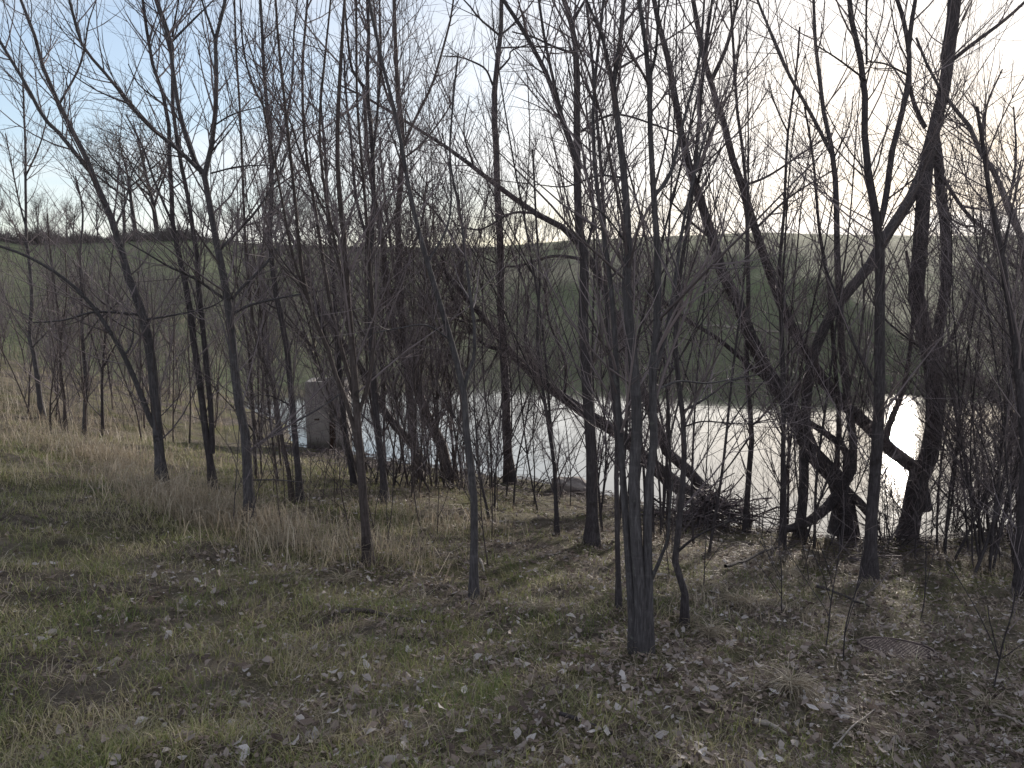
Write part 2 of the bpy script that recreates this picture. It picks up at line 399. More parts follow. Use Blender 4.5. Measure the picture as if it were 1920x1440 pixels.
def spawn(P, R, n, t0, t1, ang, lfun, K, trop, wig, rr, upb=0.35, zmin=None):
    """n side shoots on the polylines P (N,K0,3): positions, angles and bends drawn at random"""
    Np, K0, _ = P.shape
    if Np == 0 or n <= 0: return np.zeros((0, K, 3)), np.zeros((0, K))
    L = np.linalg.norm(np.diff(P, axis=1), axis=2).sum(1)
    i = rng.choice(Np, n, p=L / L.sum()); t = rng.uniform(t0, t1, n) * (K0 - 1)
    k = np.clip(t.astype(int), 0, K0 - 2); f = (t - k)[:, None]
    pos = P[i, k] * (1 - f) + P[i, k + 1] * f; tan = unit(P[i, k + 1] - P[i, k])
    rad = R[i, k] * (1 - f[:, 0]) + R[i, k + 1] * f[:, 0]
    if zmin is not None:
        ok = pos[:, 2] > zmin + 0.25 + rng.random(n) ** 2 * 1.2
        pos, tan, rad, t = pos[ok], tan[ok], rad[ok], t[ok]; n = len(pos)
    v = rng.normal(size=(n, 3)) + UP * upb
    perp = unit(v - tan * (v * tan).sum(1, keepdims=True))
    an = np.radians(rng.uniform(ang[0], ang[1], n))[:, None]
    d = unit(tan * np.cos(an) + perp * np.sin(an))
    ln = lfun(rad, t / (K0 - 1), n)
    r0 = np.minimum(rad * 0.62, rr[0] * rng.uniform(0.7, 1.3, n)); r1 = np.minimum(r0, rr[1])
    out = np.zeros((n, K, 3)); out[:, 0] = pos
    bend = rng.normal(size=(n, 3)) * wig * 0.6
    for j in range(1, K):
        out[:, j] = out[:, j - 1] + d * (ln / (K - 1))[:, None]
        d = unit(d + UP * trop + bend + rng.normal(size=(n, 3)) * wig)
    R2 = r0[:, None] + (r1 - r0)[:, None] * np.linspace(0, 1, K)[None]
    return out, R2
TRI = [0]
def in_view(P, R, m=260):
    if len(P) == 0: return P, R
    d = P[:, 0] - EYE; c_, s_ = math.cos(PITCH), math.sin(PITCH)
    f = d[:, 1] * c_ - d[:, 2] * s_; u = d[:, 1] * s_ + d[:, 2] * c_
    px = 960 + FOC * d[:, 0] / f; py = 720 - FOC * u / f
    ok = (px > -m) & (px < 1920 + m) & (py > -m * 0.8)
    return P[ok], R[ok]
def crown(P, R, zmin, dens=1.0, scale=1.0, a_per_m=4.8, b_per_a=4.7, c_per_b=1.3, trop=0.07, thick=1.2):
    """branches, twigs and fine shoots on the stems"""
    acc = Acc()
    Ls = np.linalg.norm(np.diff(P, axis=1), axis=2).sum()
    nA = int(Ls * a_per_m * dens)
    A, RA = spawn(P, R, nA, 0.06, 0.99, (20, 58), lambda r, t, n: scale * np.clip(r * 52, 0.45, 1.7) * rng.uniform(0.4, 1.4, n), 7, trop + 0.03, 0.06, (0.0085 * thick, 0.0021 * thick), 0.3, zmin)
    A, RA = in_view(A, RA)
    B, RB = spawn(A, RA, int(len(A) * b_per_a), 0.12, 0.98, (22, 56), lambda r, t, n: scale * rng.uniform(0.18, 0.75, n) * (1.15 - 0.5 * t), 4, trop, 0.07, (0.0036 * thick, 0.0016 * thick), 0.4)
    B, RB = in_view(B, RB, 180)
    C, RC = spawn(B, RB, int(len(B) * c_per_b), 0.15, 1.0, (28, 65), lambda r, t, n: scale * rng.uniform(0.07, 0.24, n), 2, trop, 0.12, (0.0023 * thick, 0.0013 * thick), 0.3)
    for q, r, s in ((A, RA, 3), (B, RB, 3), (C, RC, 3)):
        if len(q):
            acc.tubes(q, r, s, rng.random(len(q)), True); TRI[0] += q.shape[0] * (q.shape[1] - 1) * s * 2
    return acc if acc.V else None

def wobble(P, R, amp):
    n = len(P); s = np.linspace(0, 1, n)
    L = np.linalg.norm(np.diff(P, axis=0), axis=1).sum()
    for ax in (0, 1):
        for f in (1.3, 2.9, 5.3):
            P[:, ax] += amp * (R.mean() * 0.5 + 0.004 * L) / f * np.sin(2 * math.pi * f * s * max(1, L / 3) / 2 + rng.uniform(0, 6.28)) * np.minimum(1, s * 8)
    return P
def tree(name, label, cat, base, stems, bark='bark_grey', group=None, dens=1.0, scale=1.0, depth=None, zlow=0.0, flare=0.8, crownkw=None, join=True):
    """stems: [(photo pixel path, width px at its foot, width px at its tip)], the first is the trunk and starts on the ground at base"""
    if depth is None: g = ground_at(*base)
    else:
        g = at_depth(base[0], base[1], depth); g[2] = H1(g[0], g[1])
    y0 = g[1]
    root = empty(name, g); tag(root, label, cat, group)
    known = []; P3 = []; R3 = []; roles = []
    for si, st in enumerate(stems):
        path, w0, w1 = st[0], st[1], st[2]
        drift = st[3] if len(st) > 3 else (0.0 if si == 0 else rng.uniform(-0.9, 0.9))
        path = [tuple(p) for p in path]; wl = np.linspace(w0, w1, len(path)).tolist()
        if path[-1][1] <= 25:
            (xa, ya), (xb, yb) = path[-2], path[-1]
            L = math.hypot(xb - xa, yb - ya) + 1e-6
            for e in (170, 330):
                path.append((xb + (xb - xa) / L * e * 0.9, yb + (yb - ya) / L * e)); wl.append(w1 * (0.7 if e == 170 else 0.4))
        d0 = y0
        if known:
            kp = np.array(known); j = np.argmin((kp[:, 0] - path[0][0]) ** 2 + (kp[:, 1] - path[0][1]) ** 2)
            if math.hypot(kp[j, 0] - path[0][0], kp[j, 1] - path[0][1]) < 60: d0 = kp[j, 2]
        pl = np.array(path, float); cl_ = np.concatenate([[0], np.cumsum(np.hypot(*np.diff(pl, axis=0).T))]); cl_ /= cl_[-1]
        raw = []
        for (x, y), s, w in zip(path, cl_, wl):
            yy = d0 + drift * s
            p = at_depth(x, y, yy); ax = yy / ray(x, y)[1]
            raw.append((*p, 0.44 * w * ax / FOC))
        raw = np.array(raw)
        C = catmull(raw, NS if len(path) > 2 else 14)
        if len(C) != NS: C = np.stack([np.interp(np.linspace(0, 1, NS), np.linspace(0, 1, len(C)), C[:, q]) for q in range(4)], 1)
        P = wobble(C[:, :3].copy(), C[:, 3], 0.35); R = np.maximum(C[:, 3], 0.0025)
        for q in range(0, NS, 2):
            s = q / (NS - 1); i = min(int(s * (len(pl) - 1)), len(pl) - 1)
        dens_px = [np.interp(np.linspace(0, 1, 40), cl_, pl[:, 0]), np.interp(np.linspace(0, 1, 40), cl_, pl[:, 1])]
        for x, y, s in zip(*dens_px, np.linspace(0, 1, 40)): known.append((x, y, d0 + drift * s))
        on_ground = si == 0 or (len(st) > 4 and st[4])
        if on_ground:
            hgt = P[:, 2] - P[0, 2]
            R = R * (1 + flare * np.exp(-np.maximum(hgt, 0) / 0.10))
            P = np.vstack([P[0] - np.array([0, 0, 0.25]) , P[:-1]]) if False else P
            P[0, 2] -= 0.12
        P3.append(P); R3.append(R); roles.append('trunk' if on_ground else 'limb')
    P3 = np.array(P3); R3 = np.array(R3)
    for P, R, ro in zip(P3, R3, roles):
        a = Acc(); a.tubes(P[None], R[None], 9 if R[0] > 0.03 else 6); TRI[0] += NS * 16
        a.build(ro, M[bark], root, g)
    c = crown(P3, R3, g[2] + zlow, dens, scale, **(crownkw or {}))
    if c: c.build('crown', M['twig'], root, g)
    return root

G1 = 'young bare trees on the bank'
tree('leaning_tree', 'slender grey tree leaning toward the lawn, a long limb arching off near its foot', 'tree', (305, 912), [
    ([(305, 912), (293, 800), (285, 700), (270, 593), (257, 560), (240, 507), (233, 478), (217, 423), (190, 363), (167, 320), (160, 293), (127, 230), (110, 197), (80, 133), (60, 60), (37, 0)], 21, 6),
    ([(290, 800), (283, 790), (260, 730), (233, 667), (207, 623), (167, 567), (117, 520), (50, 480), (-20, 455)], 13, 5, -0.8),
    ([(167, 320), (110, 247), (83, 220), (50, 160), (13, 100), (0, 77), (-40, 20)], 9, 5, -0.6),
    ([(265, 590), (180, 585), (120, 600), (60, 605)], 6, 2.5, -0.7), ([(270, 600), (330, 590), (395, 575), (440, 545)], 5, 2),
    ([(110, 197), (150, 120), (165, 40), (180, 0)], 5, 2), ([(233, 667), (248, 640), (250, 600), (240, 560)], 5, 2),
    ([(217, 423), (235, 380), (250, 320), (290, 250)], 5, 2)], 'bark_grey', G1, 1.5)
tree('forked_tree', 'young grey barked tree forking high into a wide Y against blue sky', 'tree', (470, 988), [
    ([(470, 988), (463, 880), (457, 820), (443, 740), (437, 667), (430, 590), (423, 547), (413, 480), (403, 443), (394, 380), (387, 330), (397, 303), (405, 233), (408, 167), (403, 73), (420, 0)], 22, 7),
    ([(387, 330), (367, 307), (350, 257), (337, 207), (327, 140), (317, 73), (293, 0)], 11, 6, 0.5),
    ([(380, 325), (333, 280), (283, 240), (233, 187), (213, 157), (167, 103), (150, 73), (130, 0)], 9, 5, -0.8),
    ([(403, 73), (392, 40), (378, 0)], 6, 4), ([(428, 572), (447, 547), (510, 480), (550, 400), (565, 330)], 8, 3, 0.7),
    ([(420, 560), (367, 523), (317, 500), (283, 480), (240, 455)], 7, 3, -0.6), ([(431, 593), (467, 573), (533, 557), (613, 543)], 7, 2.5, 0.5),
    ([(410, 470), (450, 430), (490, 383), (527, 317), (550, 233)], 7, 3, 0.4), ([(395, 325), (450, 312), (510, 310)], 4, 2),
    ([(405, 233), (440, 213), (490, 200)], 4, 2), ([(462, 850), (520, 810), (600, 765), (650, 730)], 6, 2.5, 0.9),
    ([(463, 900), (520, 900), (570, 905)], 3.5, 2)], 'bark_grey', G1, 1.5)
tree('twin_stemmed_tree', 'two thin dark stems rising close together beside the Y forked tree', 'tree', (402, 918), [
    ([(402, 918), (390, 840), (380, 780), (367, 667), (357, 573), (350, 533), (337, 480), (327, 440), (323, 417), (322, 350), (318, 283), (313, 200), (290, 147), (275, 70), (268, 0)], 15, 6),
    ([(398, 850), (397, 813), (383, 647), (373, 547), (370, 480), (363, 433), (353, 357), (337, 287), (325, 217), (322, 167), (320, 77), (293, 0)], 12, 6, 0.2),
    ([(320, 80), (345, 55), (380, 20), (400, 0)], 6, 3), ([(313, 200), (262, 160), (240, 120)], 4, 2),
    ([(323, 417), (290, 340), (265, 270), (235, 215)], 6, 3), ([(323, 70), (330, 30), (335, 0)], 5, 3)], 'bark_dark', G1, 1.0)
tree('slim_tree', 'slim straight tree standing just before the concrete outlet box', 'tree', (564, 943), [
    ([(564, 943), (557, 847), (550, 763), (537, 640), (520, 560), (510, 500), (503, 450), (507, 333), (503, 217), (497, 150), (493, 67), (490, 0)], 14, 6),
    ([(507, 333), (530, 250), (545, 170), (550, 60), (558, 0)], 6, 3), ([(503, 217), (470, 150), (455, 80), (450, 0)], 5, 3),
    ([(545, 760), (500, 740), (470, 745)], 4, 2)], 'bark_dark', G1, 1.35)
tree('slim_tree', 'very thin tree next to the outlet box, bending away from the straight one', 'tree', (548, 943), [
    ([(548, 943), (540, 880), (527, 813), (517, 733), (500, 690), (480, 640), (470, 560), (462, 470), (455, 380), (450, 260), (445, 120), (440, 0)], 9, 4)], 'bark_brown', G1, 1.2)
tree('fan_shaped_tree', 'many stemmed tree fanning wide from one foot in front of the pond', 'tree', (692, 1055), [
    ([(692, 1055), (680, 947), (673, 850), (668, 760), (660, 660), (653, 580), (648, 470), (638, 350), (635, 200), (640, 80), (645, 0)], 20, 6),
    ([(673, 850), (655, 770), (633, 713), (610, 640), (583, 580), (567, 500), (560, 420), (550, 330), (535, 200), (520, 80), (515, 0)], 11, 5, -0.3),
    ([(668, 760), (648, 680), (625, 590), (605, 480), (590, 380), (570, 260), (565, 130), (575, 0)], 10, 5, 0.4),
    ([(670, 780), (690, 720), (700, 640), (697, 560), (690, 450), (680, 320), (672, 180), (668, 0)], 10, 5, 0.3),
    ([(653, 580), (630, 470), (610, 360), (600, 240), (610, 110), (620, 0)], 8, 4, 0.2),
    ([(583, 580), (550, 480), (530, 380), (510, 280), (490, 180)], 7, 3, -0.4),
    ([(648, 470), (600, 380), (560, 280), (540, 220), (490, 150), (460, 60)], 6, 3, 0.3)], 'bark_brown', G1, 1.15, zlow=0.9)
tree('thin_tree', 'straight thin tree behind the fan shaped one, forking high up', 'tree', (722, 942), [
    ([(722, 942), (716, 870), (707, 797), (700, 713), (697, 600), (697, 480), (697, 460), (698, 300), (687, 167), (690, 80), (690, 0)], 15, 7),
    ([(687, 167), (660, 130), (650, 60), (645, 0)], 7, 4), ([(698, 300), (708, 210), (715, 120), (712, 0)], 7, 4), ([(697, 480), (670, 380), (660, 280), (650, 180), (645, 100)], 8, 4, 0.6)], 'bark_dark', G1, 1.4)
tree('thin_tree', 'tall reddish brown tree on the water edge past the fan shaped one', 'tree', (786, 905), [
    ([(786, 905), (780, 860), (773, 813), (760, 680), (753, 580), (750, 480), (747, 433), (753, 283), (750, 233), (743, 133), (740, 0)], 21, 8),
    ([(753, 283), (775, 230), (810, 160), (840, 60), (850, 0)], 7, 4), ([(750, 233), (720, 160), (705, 60), (700, 0)], 7, 4),
    ([(753, 300), (790, 270), (830, 220), (850, 190)], 5, 2.5), ([(753, 583), (735, 480), (722, 380), (712, 260)], 8, 4, 0.5)], 'bark_brown', G1, 1.4)
tree('young_tree', 'smooth young tree with a tall V fork rooted in the leaf strewn grass', 'tree', (888, 1125), [
    ([(888, 1125), (888, 1040), (887, 957), (880, 880), (873, 813), (870, 732), (847, 640), (820, 547), (803, 490), (787, 433), (770, 367), (757, 283), (740, 200), (715, 110), (690, 0)], 18, 6),
    ([(870, 732), (880, 690), (887, 680), (890, 620), (880, 540), (872, 470), (860, 380), (845, 300), (850, 200), (860, 100)], 10, 4, 0.5),
    ([(847, 640), (800, 610), (750, 615), (700, 625)], 4, 2, -0.5), ([(803, 490), (840, 420), (845, 330), (830, 250)], 6, 3)], 'bark_grey', G1, 1.0, zlow=1.5)
tree('tall_tree', 'single upright tree with a gentle S bend before the bright sky gap', 'tree', (958, 905), [
    ([(958, 905), (953, 850), (950, 780), (943, 680), (938, 570), (940, 467), (933, 333), (927, 250), (926, 167), (932, 110), (937, 67), (942, 0)], 21, 9),
    ([(924, 160), (910, 130), (885, 115), (860, 107), (830, 105)], 5, 2.5, -0.3), ([(934, 133), (955, 110), (960, 95), (1000, 80)], 5, 2.5),
    ([(937, 67), (960, 48), (985, 20), (1000, 0)], 5, 3), ([(935, 65), (900, 35), (880, 10), (870, 0)], 5, 3), ([(935, 90), (990, 88), (1075, 90)], 4, 2)], 'bark_dark', G1, 0.9)
tree('thick_tree', 'stout dark tree with parallel limbs rising close to the foreground clump', 'tree', (1110, 1022), [
    ([(1110, 1022), (1110, 947), (1103, 780), (1097, 613), (1097, 480), (1090, 467), (1083, 333), (1080, 233), (1077, 100), (1073, 43), (1057, 0)], 27, 10),
    ([(1087, 317), (1057, 233), (1040, 180), (1023, 133), (973, 43), (945, 0)], 13, 8, 0.6), ([(1070, 275), (1050, 200), (1027, 100), (1010, 0)], 9, 6, -0.5),
    ([(1073, 43), (1085, 20), (1097, 0)], 9, 6), ([(1097, 480), (1113, 400), (1100, 330), (1085, 250)], 8, 4),
    ([(1077, 100), (1040, 88), (1000, 70), (960, 60)], 6, 3), ([(1083, 250), (1150, 215), (1230, 235), (1300, 265)], 6, 3)], 'bark_dark', G1, 1.3)
tree('clump_tree', 'stoutest foreground tree, three stems joined at one furrowed foot', 'tree', (1203, 1224), [
    ([(1203, 1224), (1201, 1089), (1196, 994), (1191, 900), (1193, 780), (1187, 680), (1173, 547), (1174, 480), (1177, 450), (1170, 333), (1153, 200), (1147, 160), (1160, 83), (1170, 0)], 29, 9),
    ([(1190, 1222), (1184, 1130), (1176, 994), (1171, 900), (1167, 813), (1160, 740), (1153, 620), (1140, 500), (1120, 380), (1110, 260), (1115, 150), (1130, 0)], 18, 6, 0.25, True),
    ([(1215, 1222), (1217, 1140), (1215, 1040), (1214, 994), (1219, 900), (1227, 813), (1221, 713), (1230, 613), (1230, 480), (1226, 430), (1223, 367), (1220, 267), (1218, 133), (1205, 40), (1200, 0)], 22, 9, -0.15, True),
    ([(1147, 160), (1133, 83), (1115, 35), (1100, 0)], 9, 6), ([(1219, 140), (1230, 100), (1237, 0)], 8, 5),
    ([(1226, 695), (1233, 680), (1250, 613), (1263, 547), (1275, 460), (1290, 380), (1310, 300), (1330, 230)], 12, 5, 0.5),
    ([(1224, 370), (1240, 350), (1257, 333), (1273, 267), (1290, 200), (1310, 120), (1320, 0)], 10, 5, 0.5),
    ([(1222, 1085), (1240, 1042), (1252, 1010), (1256, 960), (1262, 900)], 9, 3, -0.3), ([(1225, 735), (1270, 715), (1330, 718), (1400, 705)], 6, 2.5, 0.8),
    ([(1170, 333), (1120, 330), (1060, 350), (1000, 345)], 5, 2, 0.6), ([(1177, 460), (1130, 400), (1090, 380)], 5, 2)], 'bark_grey', G1, 1.15, zlow=0.8)
tree('crooked_tree', 'thin crooked tree bending back and forth beside the three stemmed clump', 'tree', (1284, 1177), [
    ([(1284, 1177), (1287, 1124), (1275, 1089), (1267, 1053), (1268, 1018), (1278, 970), (1281, 925), (1285, 825), (1280, 750), (1270, 690), (1266, 630), (1268, 550), (1283, 450), (1298, 330), (1312, 200), (1328, 50), (1335, 0)], 16, 6),
    ([(1272, 1033), (1300, 1010), (1337, 990), (1400, 965)], 7, 3, -0.7), ([(1283, 800), (1320, 790), (1390, 795), (1450, 790)], 4, 2),
    ([(1283, 770), (1310, 755), (1340, 735), (1370, 715), (1430, 700)], 6, 2.5, 0.4), ([(1298, 330), (1340, 290), (1400, 230), (1440, 170)], 5, 2.5)], 'bark_dark', G1, 1.1)
tree('thin_tree', 'thin rough tree squeezed just behind the three stemmed foreground clump', 'tree', (1161, 1148), [
    ([(1161, 1148), (1158, 1065), (1156, 994), (1155, 900), (1157, 813), (1147, 700), (1141, 600), (1137, 467), (1130, 333), (1120, 233), (1107, 100), (1097, 0)], 12, 6),
    ([(1130, 333), (1150, 250), (1180, 170), (1200, 90)], 5, 2.5)], 'bark_dark', G1, 1.0)
tree('thin_tree', 'slender stem curving up past the boulder at the shore', 'tree', (1045, 1003), [
    ([(1045, 1003), (1043, 940), (1041, 880), (1032, 820), (1024, 770), (1010, 690), (1007, 620), (1012, 520), (1005, 400), (1000, 280)], 10, 4)], 'bark_dark', G1, 1.1)
tree('straight_sapling', 'straight dark sapling crossing the bright water beyond the brush heap', 'tree', (1400, 998), [
    ([(1400, 998), (1400, 947), (1405, 860), (1410, 797), (1403, 713), (1403, 580), (1402, 513), (1400, 440), (1395, 330), (1385, 220), (1378, 100), (1370, 0)], 13, 5),
    ([(1410, 797), (1425, 785), (1457, 747), (1490, 730)], 6, 3, 0.4), ([(1412, 810), (1370, 870), (1330, 920)], 5, 2.5, -0.6)], 'bark_dark', G1, 1.1)
tree('straight_sapling', 'thin upright sapling with curled dry grass round its foot', 'tree', (1466, 1030), [
    ([(1466, 1030), (1465, 947), (1468, 830), (1470, 713), (1465, 580), (1463, 480), (1470, 400), (1473, 300), (1477, 247), (1490, 150), (1500, 50)], 10, 4),
    ([(1477, 247), (1455, 200), (1440, 150)], 4, 2)], 'bark_dark', G1, 1.15)
tree('leaning_tree', 'long grey trunk leaning from the shore roots, its foot arching over the water', 'tree', (1592, 1008), [
    ([(1594, 1012), (1583, 933), (1573, 900), (1523, 847), (1490, 777), (1473, 747), (1450, 715), (1430, 687), (1403, 630), (1380, 563), (1350, 497), (1340, 450), (1307, 350), (1280, 260), (1262, 170), (1238, 70), (1225, 0)], 44, 10),
    ([(1575, 920), (1563, 937), (1540, 960), (1507, 983), (1470, 993)], 27, 16, -0.5), ([(1583, 915), (1620, 953), (1645, 985)], 22, 15, -0.3),
    ([(1587, 900), (1587, 843), (1567, 827), (1540, 807), (1497, 777), (1467, 735), (1413, 693), (1347, 637), (1290, 600), (1240, 560)], 17, 7, 0.6),
    ([(1340, 450), (1300, 420), (1240, 360)], 7, 3), ([(1307, 350), (1330, 260), (1370, 170)], 7, 3)], 'bark_dark', G1, 1.4, depth=11.55, flare=0.15)
tree('leaning_tree', 'grey trunk slanting up from behind the sun glint to the top of the trees', 'tree', (1722, 900), [
    ([(1722, 940), (1717, 880), (1673, 847), (1630, 803), (1603, 773), (1553, 727), (1533, 687), (1493, 630), (1467, 573), (1447, 520), (1430, 480), (1413, 433), (1390, 350), (1370, 283), (1353, 200), (1333, 153), (1307, 33), (1300, 0)], 32, 9),
    ([(1333, 153), (1363, 83), (1383, 0)], 10, 6), ([(1390, 350), (1440, 330), (1500, 290), (1560, 250)], 6, 3), ([(1413, 433), (1480, 370), (1560, 320)], 6, 3), ([(1660, 835), (1667, 797), (1680, 765), (1693, 733), (1708, 640), (1712, 560), (1700, 470)], 15, 5, 0.3)], 'bark_dark', G1, 1.35, depth=11.9)
tree('forked_tree', 'straight shoreline tree that splits into a narrow V at the hill line', 'tree', (1631, 1090), [
    ([(1631, 1090), (1634, 1020), (1637, 967), (1643, 867), (1647, 733), (1646, 613), (1647, 513), (1648, 450), (1649, 423), (1640, 383), (1630, 317), (1625, 250), (1623, 150), (1600, 50), (1593, 0)], 27, 10),
    ([(1649, 423), (1660, 377), (1673, 283), (1690, 217), (1703, 150), (1703, 93), (1687, 17), (1680, 0)], 14, 8, 0.5),
    ([(1703, 93), (1712, 30), (1717, 0)], 10, 8), ([(1625, 120), (1625, 60), (1625, 0)], 5, 4), ([(1623, 150), (1570, 110), (1530, 85)], 5, 3), ([(1700, 140), (1660, 120), (1625, 115)], 5, 3),
    ([(1647, 733), (1600, 640), (1570, 560), (1540, 480)], 7, 3, 0.6)], 'bark_dark', G1, 1.0)
tree('split_trunk_tree', 'thick double trunk joining into one heavy stem that hides the sun', 'tree', (1694, 1020), [
    ([(1694, 1025), (1712, 950), (1718, 900), (1735, 862), (1747, 820), (1750, 733), (1745, 670), (1722, 563), (1727, 480), (1730, 380), (1735, 300), (1746, 250), (1760, 200), (1780, 90), (1795, 0)], 42, 22),
    ([(1750, 700), (1763, 600), (1774, 530), (1773, 433), (1763, 367), (1758, 300), (1750, 250)], 22, 20, 0.15),
    ([(1735, 240), (1722, 215), (1710, 180), (1703, 150)], 10, 8, 0.1), ([(1770, 110), (1782, 40), (1783, 0)], 16, 12, 0.3),
    ([(1783, 115), (1820, 85), (1880, 40), (1925, 0)], 9, 6, -0.4), ([(1747, 297), (1780, 353), (1813, 400), (1867, 447), (1920, 483)], 9, 5, -0.6),
    ([(1747, 690), (1800, 600), (1830, 500), (1850, 420)], 8, 3, -0.4)], 'bark_dark', G1, 1.3, depth=11.55, flare=0.25)
tree('leaning_tree', 'smooth trunk slanting across the forked tree to meet the heavy stem', 'tree', (1520, 690), [
    ([(1500, 1000), (1507, 850), (1520, 690), (1550, 610), (1587, 553), (1630, 497), (1660, 440), (1713, 360), (1738, 300)], 20, 24, 0.3)], 'bark_grey', G1, 0.35, depth=11.4)
tree('forked_tree', 'slim tree in the sky gap with a narrow fork, right of the slanting trunks', 'tree', (1567, 985), [
    ([(1567, 985), (1568, 940), (1593, 900), (1597, 833), (1588, 733), (1580, 650), (1575, 550), (1570, 450), (1563, 333), (1558, 287), (1547, 233), (1537, 150), (1530, 83), (1528, 0)], 20, 6),
    ([(1558, 287), (1513, 200), (1480, 140), (1460, 97), (1440, 47), (1420, 0)], 8, 5, 0.5), ([(1562, 300), (1590, 240), (1600, 180)], 4, 2),
    ([(1588, 740), (1610, 650), (1620, 560), (1615, 470)], 7, 3, 0.4)], 'bark_grey', G1, 0.9, depth=11.6)
tree('slim_tree', 'thin straight pole of a tree beside the arching roots', 'tree', (1572, 980), [
    ([(1572, 985), (1570, 867), (1573, 767), (1562, 640), (1550, 520), (1535, 420), (1525, 300), (1510, 200)], 12, 4)], 'bark_dark', G1, 1.2, depth=11.7)
tree('edge_tree', 'dark upright trunk cut by the picture edge above the leaf litter', 'tree', (1912, 1115), [
    ([(1912, 1115), (1914, 1000), (1918, 880), (1912, 740), (1895, 600), (1880, 480), (1862, 380), (1850, 300), (1830, 200)], 22, 7),
    ([(1912, 740), (1925, 620), (1940, 480)], 9, 5), ([(1880, 480), (1900, 380), (1915, 300)], 6, 3)], 'bark_dark', G1, 1.6)
tree('arching_tree', 'bent grey tree in the purple thicket, its crown arching over from the picture edge', 'tree', (1938, 1000), [
    ([(1945, 1000), (1940, 800), (1930, 560), (1917, 447), (1890, 387), (1870, 333), (1840, 293), (1813, 233), (1783, 200), (1750, 150), (1720, 70)], 18, 5),
    ([(1930, 520), (1880, 480), (1850, 430), (1800, 420), (1750, 380)], 8, 3), ([(1840, 293), (1850, 200), (1880, 130)], 6, 3), ([(1890, 387), (1905, 300), (1900, 200)], 7, 3)], 'bark_grey', G1, 1.9, depth=11.5)
tree('leaning_tree', 'thin tree slanting down across the thicket toward the bank corner', 'tree', (1905, 960), [
    ([(1935, 985), (1913, 800), (1860, 745), (1790, 690), (1727, 653), (1660, 600), (1620, 540)], 9, 3, 0.8),
    ([(1913, 800), (1905, 710), (1880, 600), (1860, 520), (1840, 400)], 8, 3)], 'bark_grey', G1, 1.7, depth=10.5)
tree('leaning_tree', 'dark toppled trunk slanting from the brush heap up across the pond', 'tree', (1345, 960), [
    ([(1345, 965), (1320, 935), (1290, 925), (1240, 885), (1200, 850), (1173, 820), (1107, 780), (1057, 747), (1007, 710), (957, 660), (910, 600), (870, 550), (820, 490), (780, 430)], 40, 6),
    ([(957, 660), (900, 640), (850, 560), (830, 480)], 9, 4), ([(1007, 710), (985, 640), (990, 560), (960, 470)], 9, 4), ([(910, 600), (860, 600), (800, 560), (730, 540)], 7, 3),
    ([(1057, 747), (1060, 680), (1030, 600), (1020, 520)], 8, 4), ([(870, 550), (850, 450), (790, 370), (740, 330)], 7, 3)], 'bark_dark', G1, 2.6, depth=13.6, crownkw=dict(trop=0.0))
tree('leaning_tree', 'tree bowed out of the brush heap, its long top slanting far over the pond', 'tree', (1350, 955), [
    ([(1350, 960), (1300, 890), (1255, 850), (1235, 805), (1205, 730), (1150, 590), (1110, 490), (1080, 447), (1057, 427), (1007, 400), (940, 353), (890, 317), (840, 280), (780, 240), (700, 190), (640, 160)], 25, 4),
    ([(1007, 400), (960, 400), (900, 430), (850, 420)], 6, 3), ([(890, 317), (870, 250), (880, 180)], 5, 2), ([(1110, 490), (1040, 480), (960, 500), (900, 480)], 8, 3, 0.7)], 'bark_dark', G1, 1.1, depth=14.2)
tree('leaning_tree', 'dark reddish trunk slanting over the water, matted with twigs at its foot', 'tree', (840, 903), [
    ([(842, 905), (840, 897), (827, 830), (800, 780), (780, 713), (760, 680), (740, 620), (727, 570), (720, 480), (705, 380), (690, 280), (680, 160)], 28, 7),
    ([(780, 713), (740, 640), (690, 560), (650, 500)], 8, 3), ([(727, 570), (760, 500), (790, 420), (800, 340)], 9, 4)], 'bark_brown', G1, 1.4)
tree('leaning_tree', 'dark trunk tilted low toward the outlet box, behind the reddish ones', 'tree', (792, 888), [
    ([(795, 895), (783, 847), (740, 797), (717, 763), (690, 710), (640, 640), (590, 560), (560, 470), (520, 390)], 22, 5),
    ([(717, 763), (715, 690), (700, 620), (690, 540)], 8, 4)], 'bark_dark', G1, 1.4)
tree('slim_tree', 'dark trunk standing right against the outlet box on its pond side', 'tree', (665, 915), [
    ([(668, 920), (660, 880), (647, 813), (640, 740), (632, 640), (625, 520), (618, 420), (610, 300), (600, 180)], 15, 5),
    ([(640, 740), (615, 650), (590, 560), (575, 470)], 7, 3)], 'bark_dark', G1, 1.8)
# slim trees on the dry meadow side
tree('meadow_tree', 'crooked young tree in dry grass with a slim top against the blue sky', 'tree', (80, 785), [
    ([(80, 785), (70, 713), (60, 647), (53, 627), (60, 560), (55, 480), (50, 433), (48, 300), (43, 200), (40, 120)], 11, 3),
    ([(62, 650), (100, 610), (130, 580)], 4, 2), ([(50, 433), (30, 350), (10, 250)], 4, 2), ([(48, 330), (75, 270), (95, 200)], 4, 2)], 'bark_grey', G1, 1.6)
tree('meadow_tree', 'slim upright tree in the dry grass before the brushy hillside', 'tree', (158, 817), [
    ([(158, 817), (160, 713), (157, 640), (155, 580), (150, 480), (155, 400), (140, 330)], 9, 3), ([(157, 640), (185, 600), (230, 560)], 4, 2), ([(155, 600), (125, 540), (95, 500)], 4, 2)], 'bark_grey', G1, 1.5)
tree('meadow_tree', 'thin wavering tree between two meadow saplings, curved at its foot', 'tree', (120, 813), [
    ([(120, 813), (122, 760), (113, 697), (113, 640), (105, 560), (95, 480), (90, 400)], 7, 2.5), ([(113, 640), (125, 560), (122, 470)], 4, 2)], 'bark_brown', G1, 1.5)
